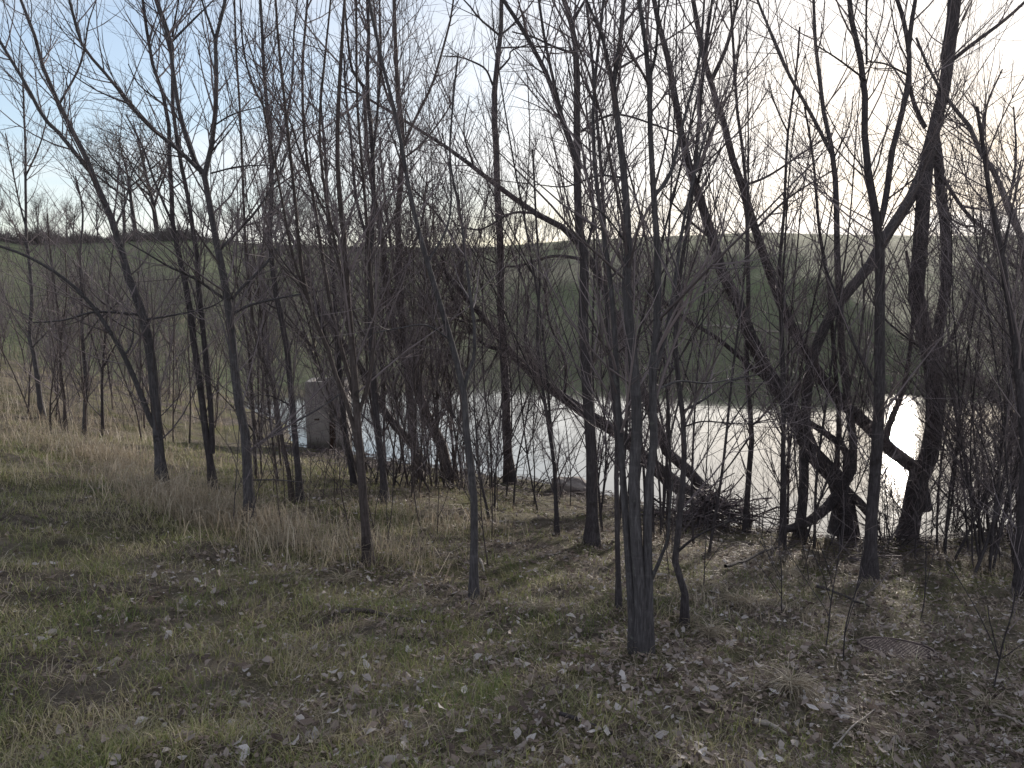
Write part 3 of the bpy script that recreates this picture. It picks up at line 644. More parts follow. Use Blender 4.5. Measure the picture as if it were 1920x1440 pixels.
tree('meadow_tree', 'small dark tree in dry grass at the foot of the long arching limb', 'tree', (193, 818), [
    ([(193, 818), (192, 740), (193, 700), (200, 600), (205, 520), (215, 440)], 7, 2.5), ([(193, 700), (170, 620), (160, 550)], 4, 2), ([(194, 690), (230, 620), (250, 560)], 4, 2)], 'bark_dark', G1, 1.5)

ZONES = [(40, 'at the outer edge of the dry meadow'), (150, 'between the crooked meadow tree and slim upright one'), (300, 'behind the foot of the leaning tree'),
         (400, 'between the leaning tree and the twin stems'), (470, 'between the twin stems and the Y forked tree'), (560, 'between the Y forked tree and the outlet box'),
         (690, 'near the outlet box'), (790, 'between the fan shaped tree and slanting reddish trunk'), (890, 'between the slanting trunks and the V forked tree'),
         (960, 'between the V forked tree and the S bend tree'), (1110, 'between the S bend tree and the stout dark tree'), (1200, 'between the stout dark tree and three stemmed clump'),
         (1290, 'beside the three stemmed clump'), (1470, 'between the crooked tree and the thin upright sapling'), (1640, 'among the arching roots and the narrow V tree'),
         (1760, 'between the narrow V tree and the heavy double trunk'), (1920, 'in the thicket past the heavy double trunk'), (9999, 'in the thicket at the picture edge')]
def zone(px):
    for lim, t in ZONES:
        if px < lim: return t
# fillers: unnamed stems of the thicket, each a tree of its own
def filler(px, depth, hgt, lean, w, label, name, group, dens=1.0, bark='bark_brown', ck=None):
    d = ray(px, 760); x = d[0] / d[1] * depth
    if pond_dist(x, depth) < 0.3: return None
    z = H1(x, depth); g = np.array([x, depth, z])
    root = empty(name, g)
    hw = 'tall' if hgt > 5 else ('short' if hgt < 3 else 'medium'); lw = 'upright' if abs(lean) < 0.07 else ('leftward leaning' if lean < 0 else 'rightward leaning')
    wt = 'thicker' if w > 0.042 else 'thin'
    tag(root, ' '.join([hw, wt, lw, 'waterside' if pond_dist(x, depth) < 1.8 else 'upslope', {'whip_sapling': 'whip'}.get(name, 'meadow sapling' if 'meadow' in group else 'sapling'), zone(px)]), 'tree', group)
    def stem(p, dirv, L, r0, n=6):
        P = [p]
        dv = unit(np.array(dirv, float))
        for k in range(n):
            P.append(P[-1] + dv * L / n); dv = unit(dv + rng.normal(size=3) * 0.06 + UP * 0.03)
        C = catmull(np.array(P), NS); R = np.linspace(r0, max(0.003, r0 * 0.22), NS); return C, R
    P3 = []; R3 = []
    dv = np.array([lean + rng.normal() * 0.05, rng.normal() * 0.08, 1.0])
    P, R = stem(g - np.array([0, 0, 0.1]), dv, hgt, w / 2); P3.append(P); R3.append(R)
    for k in range(int(rng.integers(2, 5))):
        i = int(rng.integers(4, 15)); s = 1 if rng.random() < 0.5 else -1
        Pb, Rb = stem(P[i], unit(P[i + 1] - P[i]) + np.array([s * rng.uniform(0.25, 0.6), rng.normal() * 0.35, 0]), hgt * rng.uniform(0.3, 0.6), R[i] * 0.7)
        P3.append(Pb); R3.append(Rb)
    P3 = np.array(P3); R3 = np.array(R3)
    a = Acc(); a.tubes(P3[:1], R3[:1], 6); a.build('trunk', M[bark], root, g)
    a = Acc(); a.tubes(P3[1:, ::3], R3[1:, ::3], 4); a.build('limb', M[bark], root, g); TRI[0] += len(P3) * NS * 11
    c = crown(P3, R3, g[2], dens, 0.85, **(ck or {}))
    if c: c.build('crown', M['twig'], root, g)
    return root
LF = 'thin bare sapling crowded among other stems of the waterside thicket'
for i in range(44):
    px = rng.uniform(470, 900); dp = rng.uniform(10.5, 17)
    if 540 < px < 665: px += 170
    filler(px, dp, rng.uniform(4.0, 7.0), rng.normal() * 0.10 - 0.05, rng.uniform(0.025, 0.055), LF, 'sapling', 'thicket saplings by the water', 1.15)
for i in range(20):
    px = rng.uniform(900, 1330); dp = rng.uniform(10, 14.5)
    filler(px, dp, rng.uniform(2.5, 6.0), rng.normal() * 0.12, rng.uniform(0.02, 0.045), LF, 'sapling', 'thicket saplings by the water', 0.9, 'bark_dark')
for i in range(15):
    filler(rng.uniform(990, 1560), rng.uniform(9.5, 12.2), rng.uniform(6.0, 8.5), rng.normal() * 0.05, rng.uniform(0.03, 0.05), LF, 'sapling', 'thicket saplings by the water', 0.8, 'bark_dark')
LR = 'thin bare sapling tangled in the purplish thicket near the sun glint'
for i in range(46):
    px = rng.uniform(1480, 2060) if i % 3 == 0 else rng.uniform(1720, 2060); dp = rng.uniform(8.8, 12.4)
    if px < 1700 and dp < 10.5: dp = rng.uniform(10.5, 12)
    filler(px, dp, rng.uniform(2.6, 6.5) if px > 1700 else rng.uniform(2, 5), rng.normal() * 0.22, rng.uniform(0.018, 0.045), LR, 'sapling', 'thicket saplings near the sun glint', 1.5, 'bark_dark')
LM = 'thin bare sapling scattered over the dry meadow'
for i in range(80):
    px = rng.uniform(-120, 430) if i > 8 else rng.uniform(430, 540); dp = rng.uniform(12.5, 34)
    filler(px, dp, rng.uniform(2.0, 4.6), rng.normal() * 0.08, rng.uniform(0.02, 0.05), LM, 'sapling', 'saplings on the dry meadow', 1.0, 'bark_brown', dict(c_per_b=1.0, b_per_a=4.5))

# thin whips standing in the grass in front of the thicket
for i in range(30):
    px = rng.uniform(470, 1000) if i < 20 else rng.uniform(1230, 1560)
    filler(px, rng.uniform(7.2, 11.0), rng.uniform(0.9, 2.4), rng.normal() * 0.12, rng.uniform(0.009, 0.017), '', 'whip_sapling', 'thin whips standing in the grass', 0.55, 'bark_brown', dict(b_per_a=3.0))
for px, dp, hg, ln in [(1570, 5.4, 1.1, 0.1), (1608, 5.0, 1.0, 0.05), (1905, 4.6, 1.3, -0.05), (1485, 6.4, 0.8, 0.0), (1750, 6.6, 1.4, 0.2), (1330, 7.0, 1.3, -0.1), (420, 7.4, 1.5, 0.1), (445, 7.3, 1.2, 0.2), (720, 7.5, 1.3, 0.05)]:
    filler(px, dp, hg, ln, 0.011, '', 'whip_sapling', 'thin whips standing in the grass', 0.6, 'bark_dark', dict(b_per_a=3.0))

# bare shrubs and brush along the shore
def shrub(px, py, n, hgt, label, spread=0.5, dens=1.6, depth=None):
    g = ground_at(px, py) if depth is None else at_depth(px, py, depth)
    g[2] = H1(g[0], g[1]); root = empty('shrub', g); tag(root, label, 'shrub', 'bare shrubs at the pond edge')
    P3 = []; R3 = []
    for k in range(n):
        dv = unit(np.array([rng.normal() * spread, rng.normal() * spread, 1.0])); P = [g + np.array([rng.normal() * 0.12, rng.normal() * 0.12, -0.08])]
        L = hgt * rng.uniform(0.6, 1.25)
        for q in range(6):
            P.append(P[-1] + dv * L / 6); dv = unit(dv + rng.normal(size=3) * 0.16)
        P3.append(catmull(np.array(P), NS)); R3.append(np.linspace(rng.uniform(0.007, 0.014), 0.003, NS))
    P3 = np.array(P3); R3 = np.array(R3)
    a = Acc(); a.tubes(P3, R3, 5); o = a.build('stems', M['bark_dark'], root, g)
    c = crown(P3, R3, g[2] - 0.3, dens, 0.75, c_per_b=1.6, trop=0.0)
    if c: c.build('crown', M['twig'], root, g)
    TRI[0] += n * NS * 10
for s in [(650, 885, 7, 0.6, 'low twiggy shrub at the foot of the outlet box'), (715, 905, 10, 1.3, 'bare shrub between the box and the leaning reddish trunks'),
          (770, 915, 12, 1.5, 'dense bare shrub round the foot of the tilted dark trunk'), (850, 915, 14, 1.7, 'reddish twig tangle piled against the slanting trunk'),
          (905, 912, 12, 1.6, 'bare shrub between the V forked tree and the S bend tree'), (985, 918, 7, 0.9, 'small sparse shrub in front of the open water'),
          (1130, 925, 8, 1.2, 'thin shrub behind the stout dark tree'), (1250, 945, 9, 1.3, 'shrub under the toppled trunk beside the clump'),
          (1430, 1000, 7, 1.0, 'low shrub of stiff sticks reaching over the water'), (1530, 1005, 8, 1.3, 'shrub growing through the arching root'),
          (1660, 1015, 11, 1.8, 'shrub between the V split tree and the heavy trunk'), (1745, 1010, 14, 2.2, 'dense shrub just past the heavy double trunk'), (1672, 1022, 12, 1.9, 'wiry shrub standing before the sun glint, right under the narrow V tree'),
          (1800, 1000, 16, 2.6, 'tall tangled shrub in the purple thicket by the glint'), (1850, 1000, 16, 2.8, 'tallest tangled shrub over the dark bank corner'),
          (1900, 1010, 14, 2.5, 'tangled shrub beside the trunk at the picture edge'), (1770, 970, 12, 2.4, 'thicket shrub standing over the bright water strip')]:
    shrub(s[0], s[1], s[2], s[3], s[4])

# brushwood on the meadow: thin canes too many to count
nb = 4200
x = rng.uniform(-34, 2, nb); y = rng.uniform(16, 50, nb)
az_ = np.arctan2(x, y); k_ = (az_ > -0.75) & ((az_ < -0.37) | ((az_ < -0.2) & (y > 36))) & (pond_dist(x, y) > 0.6) & (rng.random(nb) < np.clip(0.55 + 0.5 * sn(x, y, 4.0, 6), 0.05, 1)); x, y = x[k_], y[k_]; nb = len(x)
hb = rng.uniform(0.7, 2.3, nb); base = np.stack([x, y, H(x, y) - 0.05], 1)
d1 = unit(rng.normal(size=(nb, 3)) * np.array([0.22, 0.22, 0.0]) + UP)
P = base[:, None] + d1[:, None] * (hb[:, None] * np.linspace(0, 1, 4)[None])[..., None] + rng.normal(size=(nb, 4, 3)) * 0.04
R = rng.uniform(0.007, 0.013, nb)[:, None] * np.array([1, .8, .6, .3])[None]
a = Acc(); a.tubes(P, R, 3, rng.random(nb), True)
A, RA = spawn(P, R, nb * 5, 0.2, 0.95, (25, 60), lambda r, t, n: rng.uniform(0.25, 0.8, n), 3, 0.05, 0.12, (0.006, 0.004), 0.4)
a.tubes(A, RA, 3, rng.random(len(A)), True)
tag(a.build('undergrowth', M['twig']), 'hazy brown brushwood of thin canes over the meadow slope', 'brushwood', kind='stuff')

# brush heap: dead sticks thrown at the shore
g = ground_at(1335, 985); root = empty('brush_pile', g); tag(root, 'dark heap of dead sticks and brush at the shore under the bowed tree', 'brush pile')
nst = 260
ang = rng.uniform(0, math.pi, nst); el = rng.normal(0.1, 0.42, nst); L = rng.uniform(0.4, 1.7, nst)
rr_ = np.abs(rng.normal(0, 0.62, nst)); th = rng.uniform(0, 6.28, nst)
cz = rng.uniform(0.03, 0.45, nst) * np.exp(-(rr_ / 0.6) ** 2) + 0.03
ctr3 = np.stack([g[0] + rr_ * np.cos(th), g[1] + 0.2 + 0.7 * rr_ * np.sin(th), g[2] + cz], 1)
dv = np.stack([np.cos(ang) * np.cos(el), np.sin(ang) * np.cos(el) * 0.6, np.sin(el)], 1)
s = np.linspace(-0.5, 0.5, 5)
P = ctr3[:, None] + dv[:, None] * (L[:, None] * s[None])[:, :, None] + rng.normal(size=(nst, 5, 3)) * 0.03
R = (rng.uniform(0.004, 0.016, nst))[:, None] * np.linspace(1, 0.4, 5)[None]
a = Acc(); a.tubes(P[:60], R[:60] * 1.4, 5, rng.random(60)); a.build('stick', M['bark_dark'], root, g)
a = Acc(); a.tubes(P[60:], R[60:], 4, rng.random(nst - 60)); o = a.build('twigs', M['twig'], root, g); o['kind'] = 'stuff'

# ------------------------------------------------------------------ ridge trees, far off
def far_tree_parts(seed, hgt, spread):
    g = np.zeros(3); P3 = []; R3 = []
    def stem(p, dv, L, r0):
        P = [p]; dv = unit(np.array(dv, float))
        for k in range(6): P.append(P[-1] + dv * L / 6); dv = unit(dv + rng.normal(size=3) * 0.07 + UP * 0.04)
        return catmull(np.array(P), NS), np.linspace(r0, r0 * 0.2, NS)
    P, R = stem(np.array([0, 0, -0.3]), (rng.normal() * 0.05, 0, 1), hgt * 0.85, hgt * 0.018); P3.append(P); R3.append(R)
    for k in range(9):
        i = int(rng.integers(4, 14)); th = rng.uniform(0, 6.28)
        Pb, Rb = stem(P[i], (spread * math.cos(th), spread * math.sin(th), 0.8), hgt * rng.uniform(0.35, 0.6), R[i] * 0.6); P3.append(Pb); R3.append(Rb)
    P3 = np.array(P3); R3 = np.array(R3)
    t = Acc(); t.tubes(P3[:1], R3[:1], 6)
    l = Acc(); l.tubes(P3[1:], R3[1:], 4)
    A, RA = spawn(P3, R3, 130, 0.25, 1.0, (25, 60), lambda r, t_, n: hgt * rng.uniform(0.08, 0.22, n), 5, 0.05, 0.13, (0.03, 0.012), 0.4)
    B, RB = spawn(A, RA, 800, 0.1, 1.0, (25, 60), lambda r, t_, n: hgt * rng.uniform(0.04, 0.10, n), 3, 0.05, 0.12, (0.014, 0.008), 0.4)
    l.tubes(A, RA, 3); c = Acc(); c.tubes(B, RB, 3, rng.random(len(B)))
    TRI[0] += 95 * 24 + 480 * 12 + 10 * NS * 8
    return t.mesh('trunk', M['bark_dark']), l.mesh('limb', M['bark_dark']), c.mesh('crown', M['twig_far'])
VAR = [far_tree_parts(i, 10.0, sp) for i, sp in enumerate((0.75, 0.9, 0.5, 0.4, 0.6))]
def far_tree(px, hpx, v, label, group, rad=96.0, wide=1.0):
    d = ray(px, 450); az = math.atan2(d[0], d[1]); x, y = rad * math.sin(az), rad * math.cos(az)
    z = H1(x, y); h = hpx * math.hypot(x, y) / FOC * 1.02
    r = empty('ridge_tree', (x, y, z)); r.scale = (h / 10 * wide, h / 10 * wide, h / 10); r.rotation_euler = (0, 0, rng.uniform(0, 6.28))
    tag(r, label + ('' if 'row along' not in label else ', ' + ('tall' if hpx > 80 else 'low') + ' one ' + ('before the meadow end' if px < 360 else 'beyond the thicket' if px < 760 else 'beyond the open pond')), 'tree', group)
    for nm, me in zip(('trunk', 'limb', 'crown'), VAR[v]):
        o = bpy.data.objects.new(nm, me); COL.objects.link(o); o.parent = r
far_tree(296, 218, 0, 'broad crowned bare tree, biggest on the far ridge', 'ridge trees', 94, 1.2)
far_tree(254, 190, 1, 'slightly smaller bare tree touching the big ridge tree', 'ridge trees', 95, 1.1)
far_tree(235, 130, 2, 'narrow bare tree at the shoulder of the big ridge tree', 'ridge trees', 97)
for px in list(np.linspace(-60, 180, 9)) + list(np.linspace(360, 1090, 34)):
    big = 70 if px < 360 else (95 if px < 800 else 65)
    far_tree(px + rng.normal() * 8, big * rng.uniform(0.55, 1.25), int(rng.integers(0, 5)), 'small bare tree in the row along the far ridge', 'row of trees along the far ridge', rng.uniform(90, 104), rng.uniform(0.7, 1.1))
# ridge scrub (reads as one dark mass)
a = Acc(); nb = 1500
px = np.concatenate([rng.uniform(-150, 380, 1100), rng.uniform(380, 1100, 400)])
az = np.arctan2((px - 960) / FOC, 1.0); r_ = rng.uniform(80, 92, nb); x = r_ * np.sin(az); y = r_ * np.cos(az); z = H(x, y)
hh_ = np.where(px < 380, rng.uniform(0.5, 1.7, nb), rng.uniform(0.4, 1.1, nb)) * (0.75 + 0.3 * np.sin(px / 41) + 0.25 * np.sin(px / 13 + 1)); hh_ = np.where(rng.random(nb) < 0.08, hh_ * 1.9, hh_)
base = np.stack([x, y, z - 0.1], 1)[:, None]
dirv = unit(rng.normal(size=(nb, 5, 3)) * np.array([0.6, 0.6, 0.2]) + UP)
P = base[:, :, None] + dirv[:, :, None] * (hh_[:, None, None] * np.linspace(0, 1, 3)[None, None])[..., None] + rng.normal(size=(nb, 5, 3, 3)) * 0.06
R = np.tile(np.array([0.028, 0.02, 0.009]), (nb * 5, 1))
a.tubes(P.reshape(-1, 3, 3), R, 3, rng.random(nb * 5)); TRI[0] += nb * 5 * 12
tag(a.build('scrub', M['twig_far']), 'dark mass of bare scrub along the crest of the hill', 'scrub', kind='stuff')

# ------------------------------------------------------------------ concrete outlet box
m, nt, b = mat_new('outlet_concrete', 0.9, 0.2)
geo = N(nt, 'ShaderNodeNewGeometry').outputs['Position']
n1 = noise(nt, geo, 2.2, 6, 0.65); n2 = noise(nt, geo, 45, 4, 0.7)
c = ramp(nt, n1, [(0.3, (0.21, 0.195, 0.19)), (0.7, (0.35, 0.33, 0.315))])
drip = noise(nt, N(nt, 'ShaderNodeMapping', {'Vector': geo, 'Scale': (9, 9, 0.6)}).outputs[0], 1.2, 4)
c = mixc(nt, N(nt, 'ShaderNodeMapRange', {'Value': drip, 'From Min': 0.5, 'From Max': 0.72, 'To Max': 0.5}).outputs[0], c, (0.12, 0.105, 0.095))
zz = N(nt, 'ShaderNodeSeparateXYZ', {0: geo}).outputs[2]
wet = N(nt, 'ShaderNodeMapRange', {'Value': N(nt, 'ShaderNodeMath', {0: zz, 1: N(nt, 'ShaderNodeMath', {0: n1, 1: 0.4}, operation='MULTIPLY').outputs[0]}, operation='SUBTRACT').outputs[0], 'From Min': 0.02, 'From Max': 0.22, 'To Min': 0.7, 'To Max': 0.0}).outputs[0]
c = mixc(nt, wet, c, (0.05, 0.045, 0.035))
nt.links.new(c, b.inputs['Base Color']); bump(nt, b, n2, 0.5, 0.01)
M['concrete'] = m
m, nt, b = mat_new('outlet_dark', 0.8, 0.3); b.inputs['Base Color'].default_value = (0.05, 0.03, 0.022, 1); M['dark_fill'] = m  # dark colour standing in for shade in the slot and the small hole
def box_mesh(name, lo, hi, mat, bev=0.012):
    bm = bmesh.new(); bmesh.ops.create_cube(bm, size=1.0)
    for v in bm.verts: v.co = Vector([(lo[i] + hi[i]) / 2 + v.co[i] * (hi[i] - lo[i]) for i in range(3)])
    if bev: bmesh.ops.bevel(bm, geom=bm.edges[:], offset=bev, segments=2, affect='EDGES')
    me = bpy.data.meshes.new(name); bm.to_mesh(me); bm.free(); me.materials.append(mat); return me
def part(name, me, parent):
    o = bpy.data.objects.new(name, me); COL.objects.link(o); o.parent = parent; return o
BD = 18.15
g = at_depth(609, 852, BD); root = empty('outlet_box', (g[0], g[1], -0.02)); root.rotation_euler = (0, 0, math.radians(3))
tag(root, 'weathered concrete pond outlet box with an open slot, standing at the shore', 'outlet box')
top = at_depth(595, 716, BD)[2] + 0.02
part('wall', box_mesh('wall', (-0.42, 0, -0.6), (0.12, 0.14, top), M['concrete']), root)
part('wall', box_mesh('wall', (0.27, 0.003, -0.6), (0.50, 0.14, top - 0.03), M['concrete']), root)
part('wall', box_mesh('wall', (-0.42, 0.143, -0.6), (-0.28, 0.90, top - 0.002), M['concrete']), root)
part('wall', box_mesh('wall', (0.36, 0.143, -0.6), (0.50, 0.90, top - 0.032), M['concrete']), root)
part('wall', box_mesh('wall', (-0.42, 0.903, -0.6), (0.50, 1.04, top - 0.02), M['concrete']), root)
part('slot_panel', box_mesh('slot_panel', (0.10, 0.06, -0.6), (0.29, 0.11, 0.75), M['dark_fill'], 0.004), root)  # dark panel added low in the slot, coloured like its shade
part('hole_mark', box_mesh('hole_mark', (-0.22, -0.02, top * 0.47), (-0.10, 0.01, top * 0.47 + 0.04), M['dark_fill'], 0.006), root)  # dark block on the face, standing in for a small shaded hole

# boulder
bm = bmesh.new(); bmesh.ops.create_icosphere(bm, subdivisions=4, radius=1)
for v in bm.verts:
    p = np.array(v.co); k = 1 + 0.13 * math.sin(3.1 * p[0] + 1) * math.cos(2.7 * p[1]) + 0.10 * math.sin(5.3 * p[2] + 2.2 * p[0]) + 0.035 * math.sin(11 * p[0] + 7 * p[1] + 9 * p[2])
    if p[2] > 0.45: k *= 1 - 0.25 * (p[2] - 0.45)
    v.co = Vector((p[0] * 0.52 * k, p[1] * 0.42 * k, p[2] * 0.34 * k))
me = bpy.data.meshes.new('boulder'); bm.to_mesh(me); bm.free()
for p in me.polygons: p.use_smooth = True
m, nt, b = mat_new('boulder_stone', 0.9, 0.2)
geo = N(nt, 'ShaderNodeNewGeometry').outputs['Position']; n1 = noise(nt, geo, 5, 7, 0.7)
nt.links.new(ramp(nt, n1, [(0.3, (0.15, 0.13, 0.125)), (0.55, (0.27, 0.24, 0.225)), (0.75, (0.37, 0.345, 0.325))]), b.inputs['Base Color']); bump(nt, b, n1, 0.8, 0.05)
me.materials.append(m); o = bpy.data.objects.new('boulder', me); COL.objects.link(o)
for py in range(885, 985, 2):
    g = ground_at(1072, py)
    if g[2] > -0.02 and pond_dist(g[0], g[1]) > 0.12: break
o.location = (g[0], g[1], g[2] - 0.02); o.scale = (0.9, 0.85, 0.85); o.rotation_euler = (0.1, 0.12, 0.5)
tag(o, 'rounded grey brown boulder half sunk in the bank at the water edge', 'boulder')

# manhole cover sunk in the litter
def ground_normal(x, y, e=0.35):
    return Vector((H1(x - e, y) - H1(x + e, y), H1(x, y - e) - H1(x, y + e), 2 * e)).normalized()
g = ground_at(1680, 1222)
th8 = np.arange(24) * math.pi / 12; rx_, ry_ = g[0] + 0.24 * np.cos(th8), g[1] + 0.24 * np.sin(th8)
cf_, *_ = np.linalg.lstsq(np.stack([rx_ - g[0], ry_ - g[1], np.ones(24)], 1), H(rx_, ry_), rcond=None)
nrm = Vector((-cf_[0], -cf_[1], 1)).normalized(); g[2] = cf_[2]
root = empty('manhole_cover', (g[0], g[1], g[2] + 0.016)); root.rotation_euler = nrm.to_track_quat('Z', 'Y').to_euler()
tag(root, 'round rusty iron manhole cover half buried in leaves on the slope', 'manhole cover')
m, nt, b = mat_new('cover_iron', 0.75, 0.4)
geo = N(nt, 'ShaderNodeNewGeometry').outputs['Position']
nt.links.new(ramp(nt, noise(nt, geo, 14, 6, 0.7), [(0.3, (0.045, 0.032, 0.034)), (0.6, (0.095, 0.068, 0.07)), (0.8, (0.15, 0.115, 0.11))]), b.inputs['Base Color'])
bump(nt, b, noise(nt, geo, 120, 3, 0.7), 0.5, 0.004)
ax_d = g[1] / ray(1680, 1222)[1]; RC_ = 0.5 * 134 * ax_d / FOC
def ring(name, r0, r1, z0, z1, mat, parent, n=56):
    a = Acc(); th = np.arange(n) * 2 * math.pi / n; c_, s_ = np.cos(th), np.sin(th)
    prof = [(r0, z0), (r0, z1 - 0.004), (r0 + 0.004, z1), (r1 - 0.004, z1), (r1, z1 - 0.004), (r1, z0)]
    v = np.concatenate([np.stack([r * c_, r * s_, np.full(n, z)], 1) for r, z in prof]); i = np.arange(n); j = (i + 1) % n
    q = np.concatenate([np.stack([k * n + i, (k + 1) * n + i, (k + 1) * n + j, k * n + j], 1) for k in range(len(prof) - 1)])
    a.raw(v, q); return a.build(name, mat, parent, smooth=False)
ring('frame', RC_ * 0.93, RC_ * 1.0, -0.08, 0.012, m, root)
a = Acc(); n = 56; th = np.arange(n) * 2 * math.pi / n; v = [(0, 0, 0.0)] + [(RC_ * 0.915 * math.cos(t), RC_ * 0.915 * math.sin(t), 0.0) for t in th]
a.raw(v, None, [(0, 1 + i, 1 + (i + 1) % n) for i in range(n)]); lid = a.build('lid', m, root, smooth=False)
a = Acc(); stp = RC_ / 9.6
for i in range(-11, 12):
    for j in range(-11, 12):
        x, y = (i + 0.5 * (j % 2)) * stp, j * stp
        if math.hypot(x, y) > RC_ * 0.84: continue
        lx, ly = (stp * 0.42, stp * 0.17) if (i + j) % 2 else (stp * 0.17, stp * 0.42)
        v = [(x - lx, y - ly, 0.0), (x + lx, y - ly, 0), (x + lx, y + ly, 0), (x - lx, y + ly, 0)]
        v += [(x - lx * .8, y - ly * .8, 0.007), (x + lx * .8, y - ly * .8, 0.007), (x + lx * .8, y + ly * .8, 0.007), (x - lx * .8, y + ly * .8, 0.007)]
        a.raw(v, [(4, 5, 6, 7), (0, 1, 5, 4), (1, 2, 6, 5), (2, 3, 7, 6), (3, 0, 4, 7)])
a.build('tread', m, lid, smooth=False)
MAN = g

# ------------------------------------------------------------------ ground cover
def sample_polar(n, r0, r1, azm, p=0.0):
    """random ground points in a fan in front of the viewpoint; p=0: even along the radius"""
    u = rng.random(n); r = r0 * (r1 / r0) ** u if p == 0 else (r0 ** p + u * (r1 ** p - r0 ** p)) ** (1 / p)
    az = rng.uniform(-azm, azm, n); return r * np.sin(az), r * np.cos(az), r
AZM = math.radians(43)
def litter_mask(x, y):
    """how leafy the bank is (0 grassy, 1 all litter): rises toward the trees and the right-hand bank"""
    v = 0.52 + 0.12 * (x + 0.2) + 0.02 * (y - 5) + 0.30 * sn(x, y, 1.7, 4) + 0.18 * sn(x, y, 0.6, 5)
    v = v + 0.55 * np.exp(-np.maximum(pond_dist(x, y), 0) / 1.6)
    return np.clip(v, 0.0, 1.0)
def blades(x, y, h, w, lean, bend, tone):
    n = len(x); z = H(x, y); az = rng.uniform(0, 6.28, n); fx, fy = np.cos(az), np.sin(az)
    az2 = rng.uniform(0, 6.28, n); bx, by = np.cos(az2), np.sin(az2)
    l1 = lean * h; l2 = lean * h * (1 + bend) + bend * h * 0.6
    b0 = np.stack([x, y, z - 0.01], 1); sd_ = np.stack([fx, fy, 0 * fx], 1) * (w / 2)[:, None]
    m0 = b0 + np.stack([bx * l1 * 0.5, by * l1 * 0.5, h * 0.6], 1); t0 = b0 + np.stack([bx * l2, by * l2, h * (1 - 0.35 * bend)], 1)
    v = np.stack([b0 - sd_, b0 + sd_, m0 + sd_ * 0.75, m0 - sd_ * 0.75, t0], 1).reshape(-1, 3)
    o = np.arange(n) * 5
    q = np.stack([o, o + 1, o + 2, o + 3], 1); t = np.stack([o + 3, o + 2, o + 4], 1)
    TRI[0] += n * 3
    return v, q, t, np.repeat(tone, 5)
def veg_mat(name, stops, trans=0.0, rough=0.55, spec=0.4):
    m, nt, b = mat_new(name, rough, spec)
    a_ = N(nt, 'ShaderNodeAttribute', attribute_name='tone').outputs['Fac']
    c_ = ramp(nt, a_, stops); nt.links.new(c_, b.inputs['Base Color'])
    if trans:
        tr = N(nt, 'ShaderNodeBsdfTranslucent', {'Color': c_}); ms_ = N(nt, 'ShaderNodeMixShader', {0: trans, 1: b.outputs[0], 2: tr.outputs[0]})
        nt.links.new(ms_.outputs[0], nt.nodes['Material Output'].inputs['Surface'])
    return m
M['grass'] = veg_mat('grass_blade', [(0.0, (0.08, 0.11, 0.04)), (0.35, (0.155, 0.19, 0.068)), (0.6, (0.25, 0.26, 0.11)), (0.8, (0.34, 0.305, 0.19)), (1.0, (0.44, 0.39, 0.285))], 0.35)
M['straw'] = veg_mat('straw_blade', [(0.0, (0.18, 0.145, 0.11)), (0.5, (0.36, 0.30, 0.225)), (1.0, (0.56, 0.50, 0.41))], 0.3)
M['leaf'] = veg_mat('dead_leaf', [(0.0, (0.075, 0.056, 0.052)), (0.25, (0.155, 0.118, 0.10)), (0.5, (0.26, 0.21, 0.185)), (0.75, (0.36, 0.32, 0.31)), (1.0, (0.52, 0.49, 0.49))], 0.2, 0.68, 0.22)

def keep_dry(x, y, d0=0.25): return (pond_dist(x, y) > d0) & (np.hypot(x - MAN[0], (y - MAN[1])) > RC_ * 1.02) & ((np.abs(x - MAN[0]) > RC_ * 1.0) | (y > MAN[1]) | (y < MAN[1] - RC_ - 0.16))
FEET_ = np.array([o.location[:] for o in bpy.data.objects if o.type == 'EMPTY' and o.get('category') == 'tree' and o.location[1] < 13 and o.name.split('.')[0] not in ('whip_sapling', 'ridge_tree')])
# short green grass
x, y, r = sample_polar(260000, 1.6, 17, AZM)
mk = litter_mask(x, y); clump = 0.55 + 0.5 * sn(x, y, 0.32, 6) + 0.55 * sn(x, y, 0.95, 0)
ok = keep_dry(x, y) & (rng.random(len(x)) < np.clip(1.0 - 1.15 * mk, 0.06, 1) * np.clip(0.25 + clump, 0.05, 1))
x, y, r = x[ok], y[ok], r[ok]; n = len(x)
tone = np.clip(0.54 + 0.10 * np.clip(-x / 4, -1, 1) + 0.26 * sn(x, y, 1.1, 7) + rng.normal(0, 0.2, n), 0, 1)
a = Acc(); a.raw(*blades(x, y, rng.uniform(0.03, 0.10, n) * (1 + 0.03 * r), 0.0034 * (1 + 0.09 * r) * rng.uniform(0.6, 1.3, n), rng.uniform(0.1, 0.9, n), rng.uniform(0, 0.6, n), tone))
tag(a.build('grass', M['grass']), 'short mossy green grass growing in patches over the bank', 'grass', kind='stuff')
ff = FEET_[rng.integers(0, len(FEET_), 5000)]; th_ = rng.uniform(0, 6.28, 5000); rf = np.abs(rng.normal(0.07, 0.07, 5000)) + 0.02
xf, yf = ff[:, 0] + rf * np.cos(th_), ff[:, 1] + rf * np.sin(th_); kf = keep_dry(xf, yf); xf, yf = xf[kf], yf[kf]; nf = len(xf)
EXTRA = blades(xf, yf, rng.uniform(0.04, 0.16, nf), 0.0045 * rng.uniform(0.7, 1.3, nf), rng.uniform(0.1, 0.9, nf), rng.uniform(0.1, 0.8, nf), np.clip(rng.normal(0.45, 0.22, nf), 0, 1))
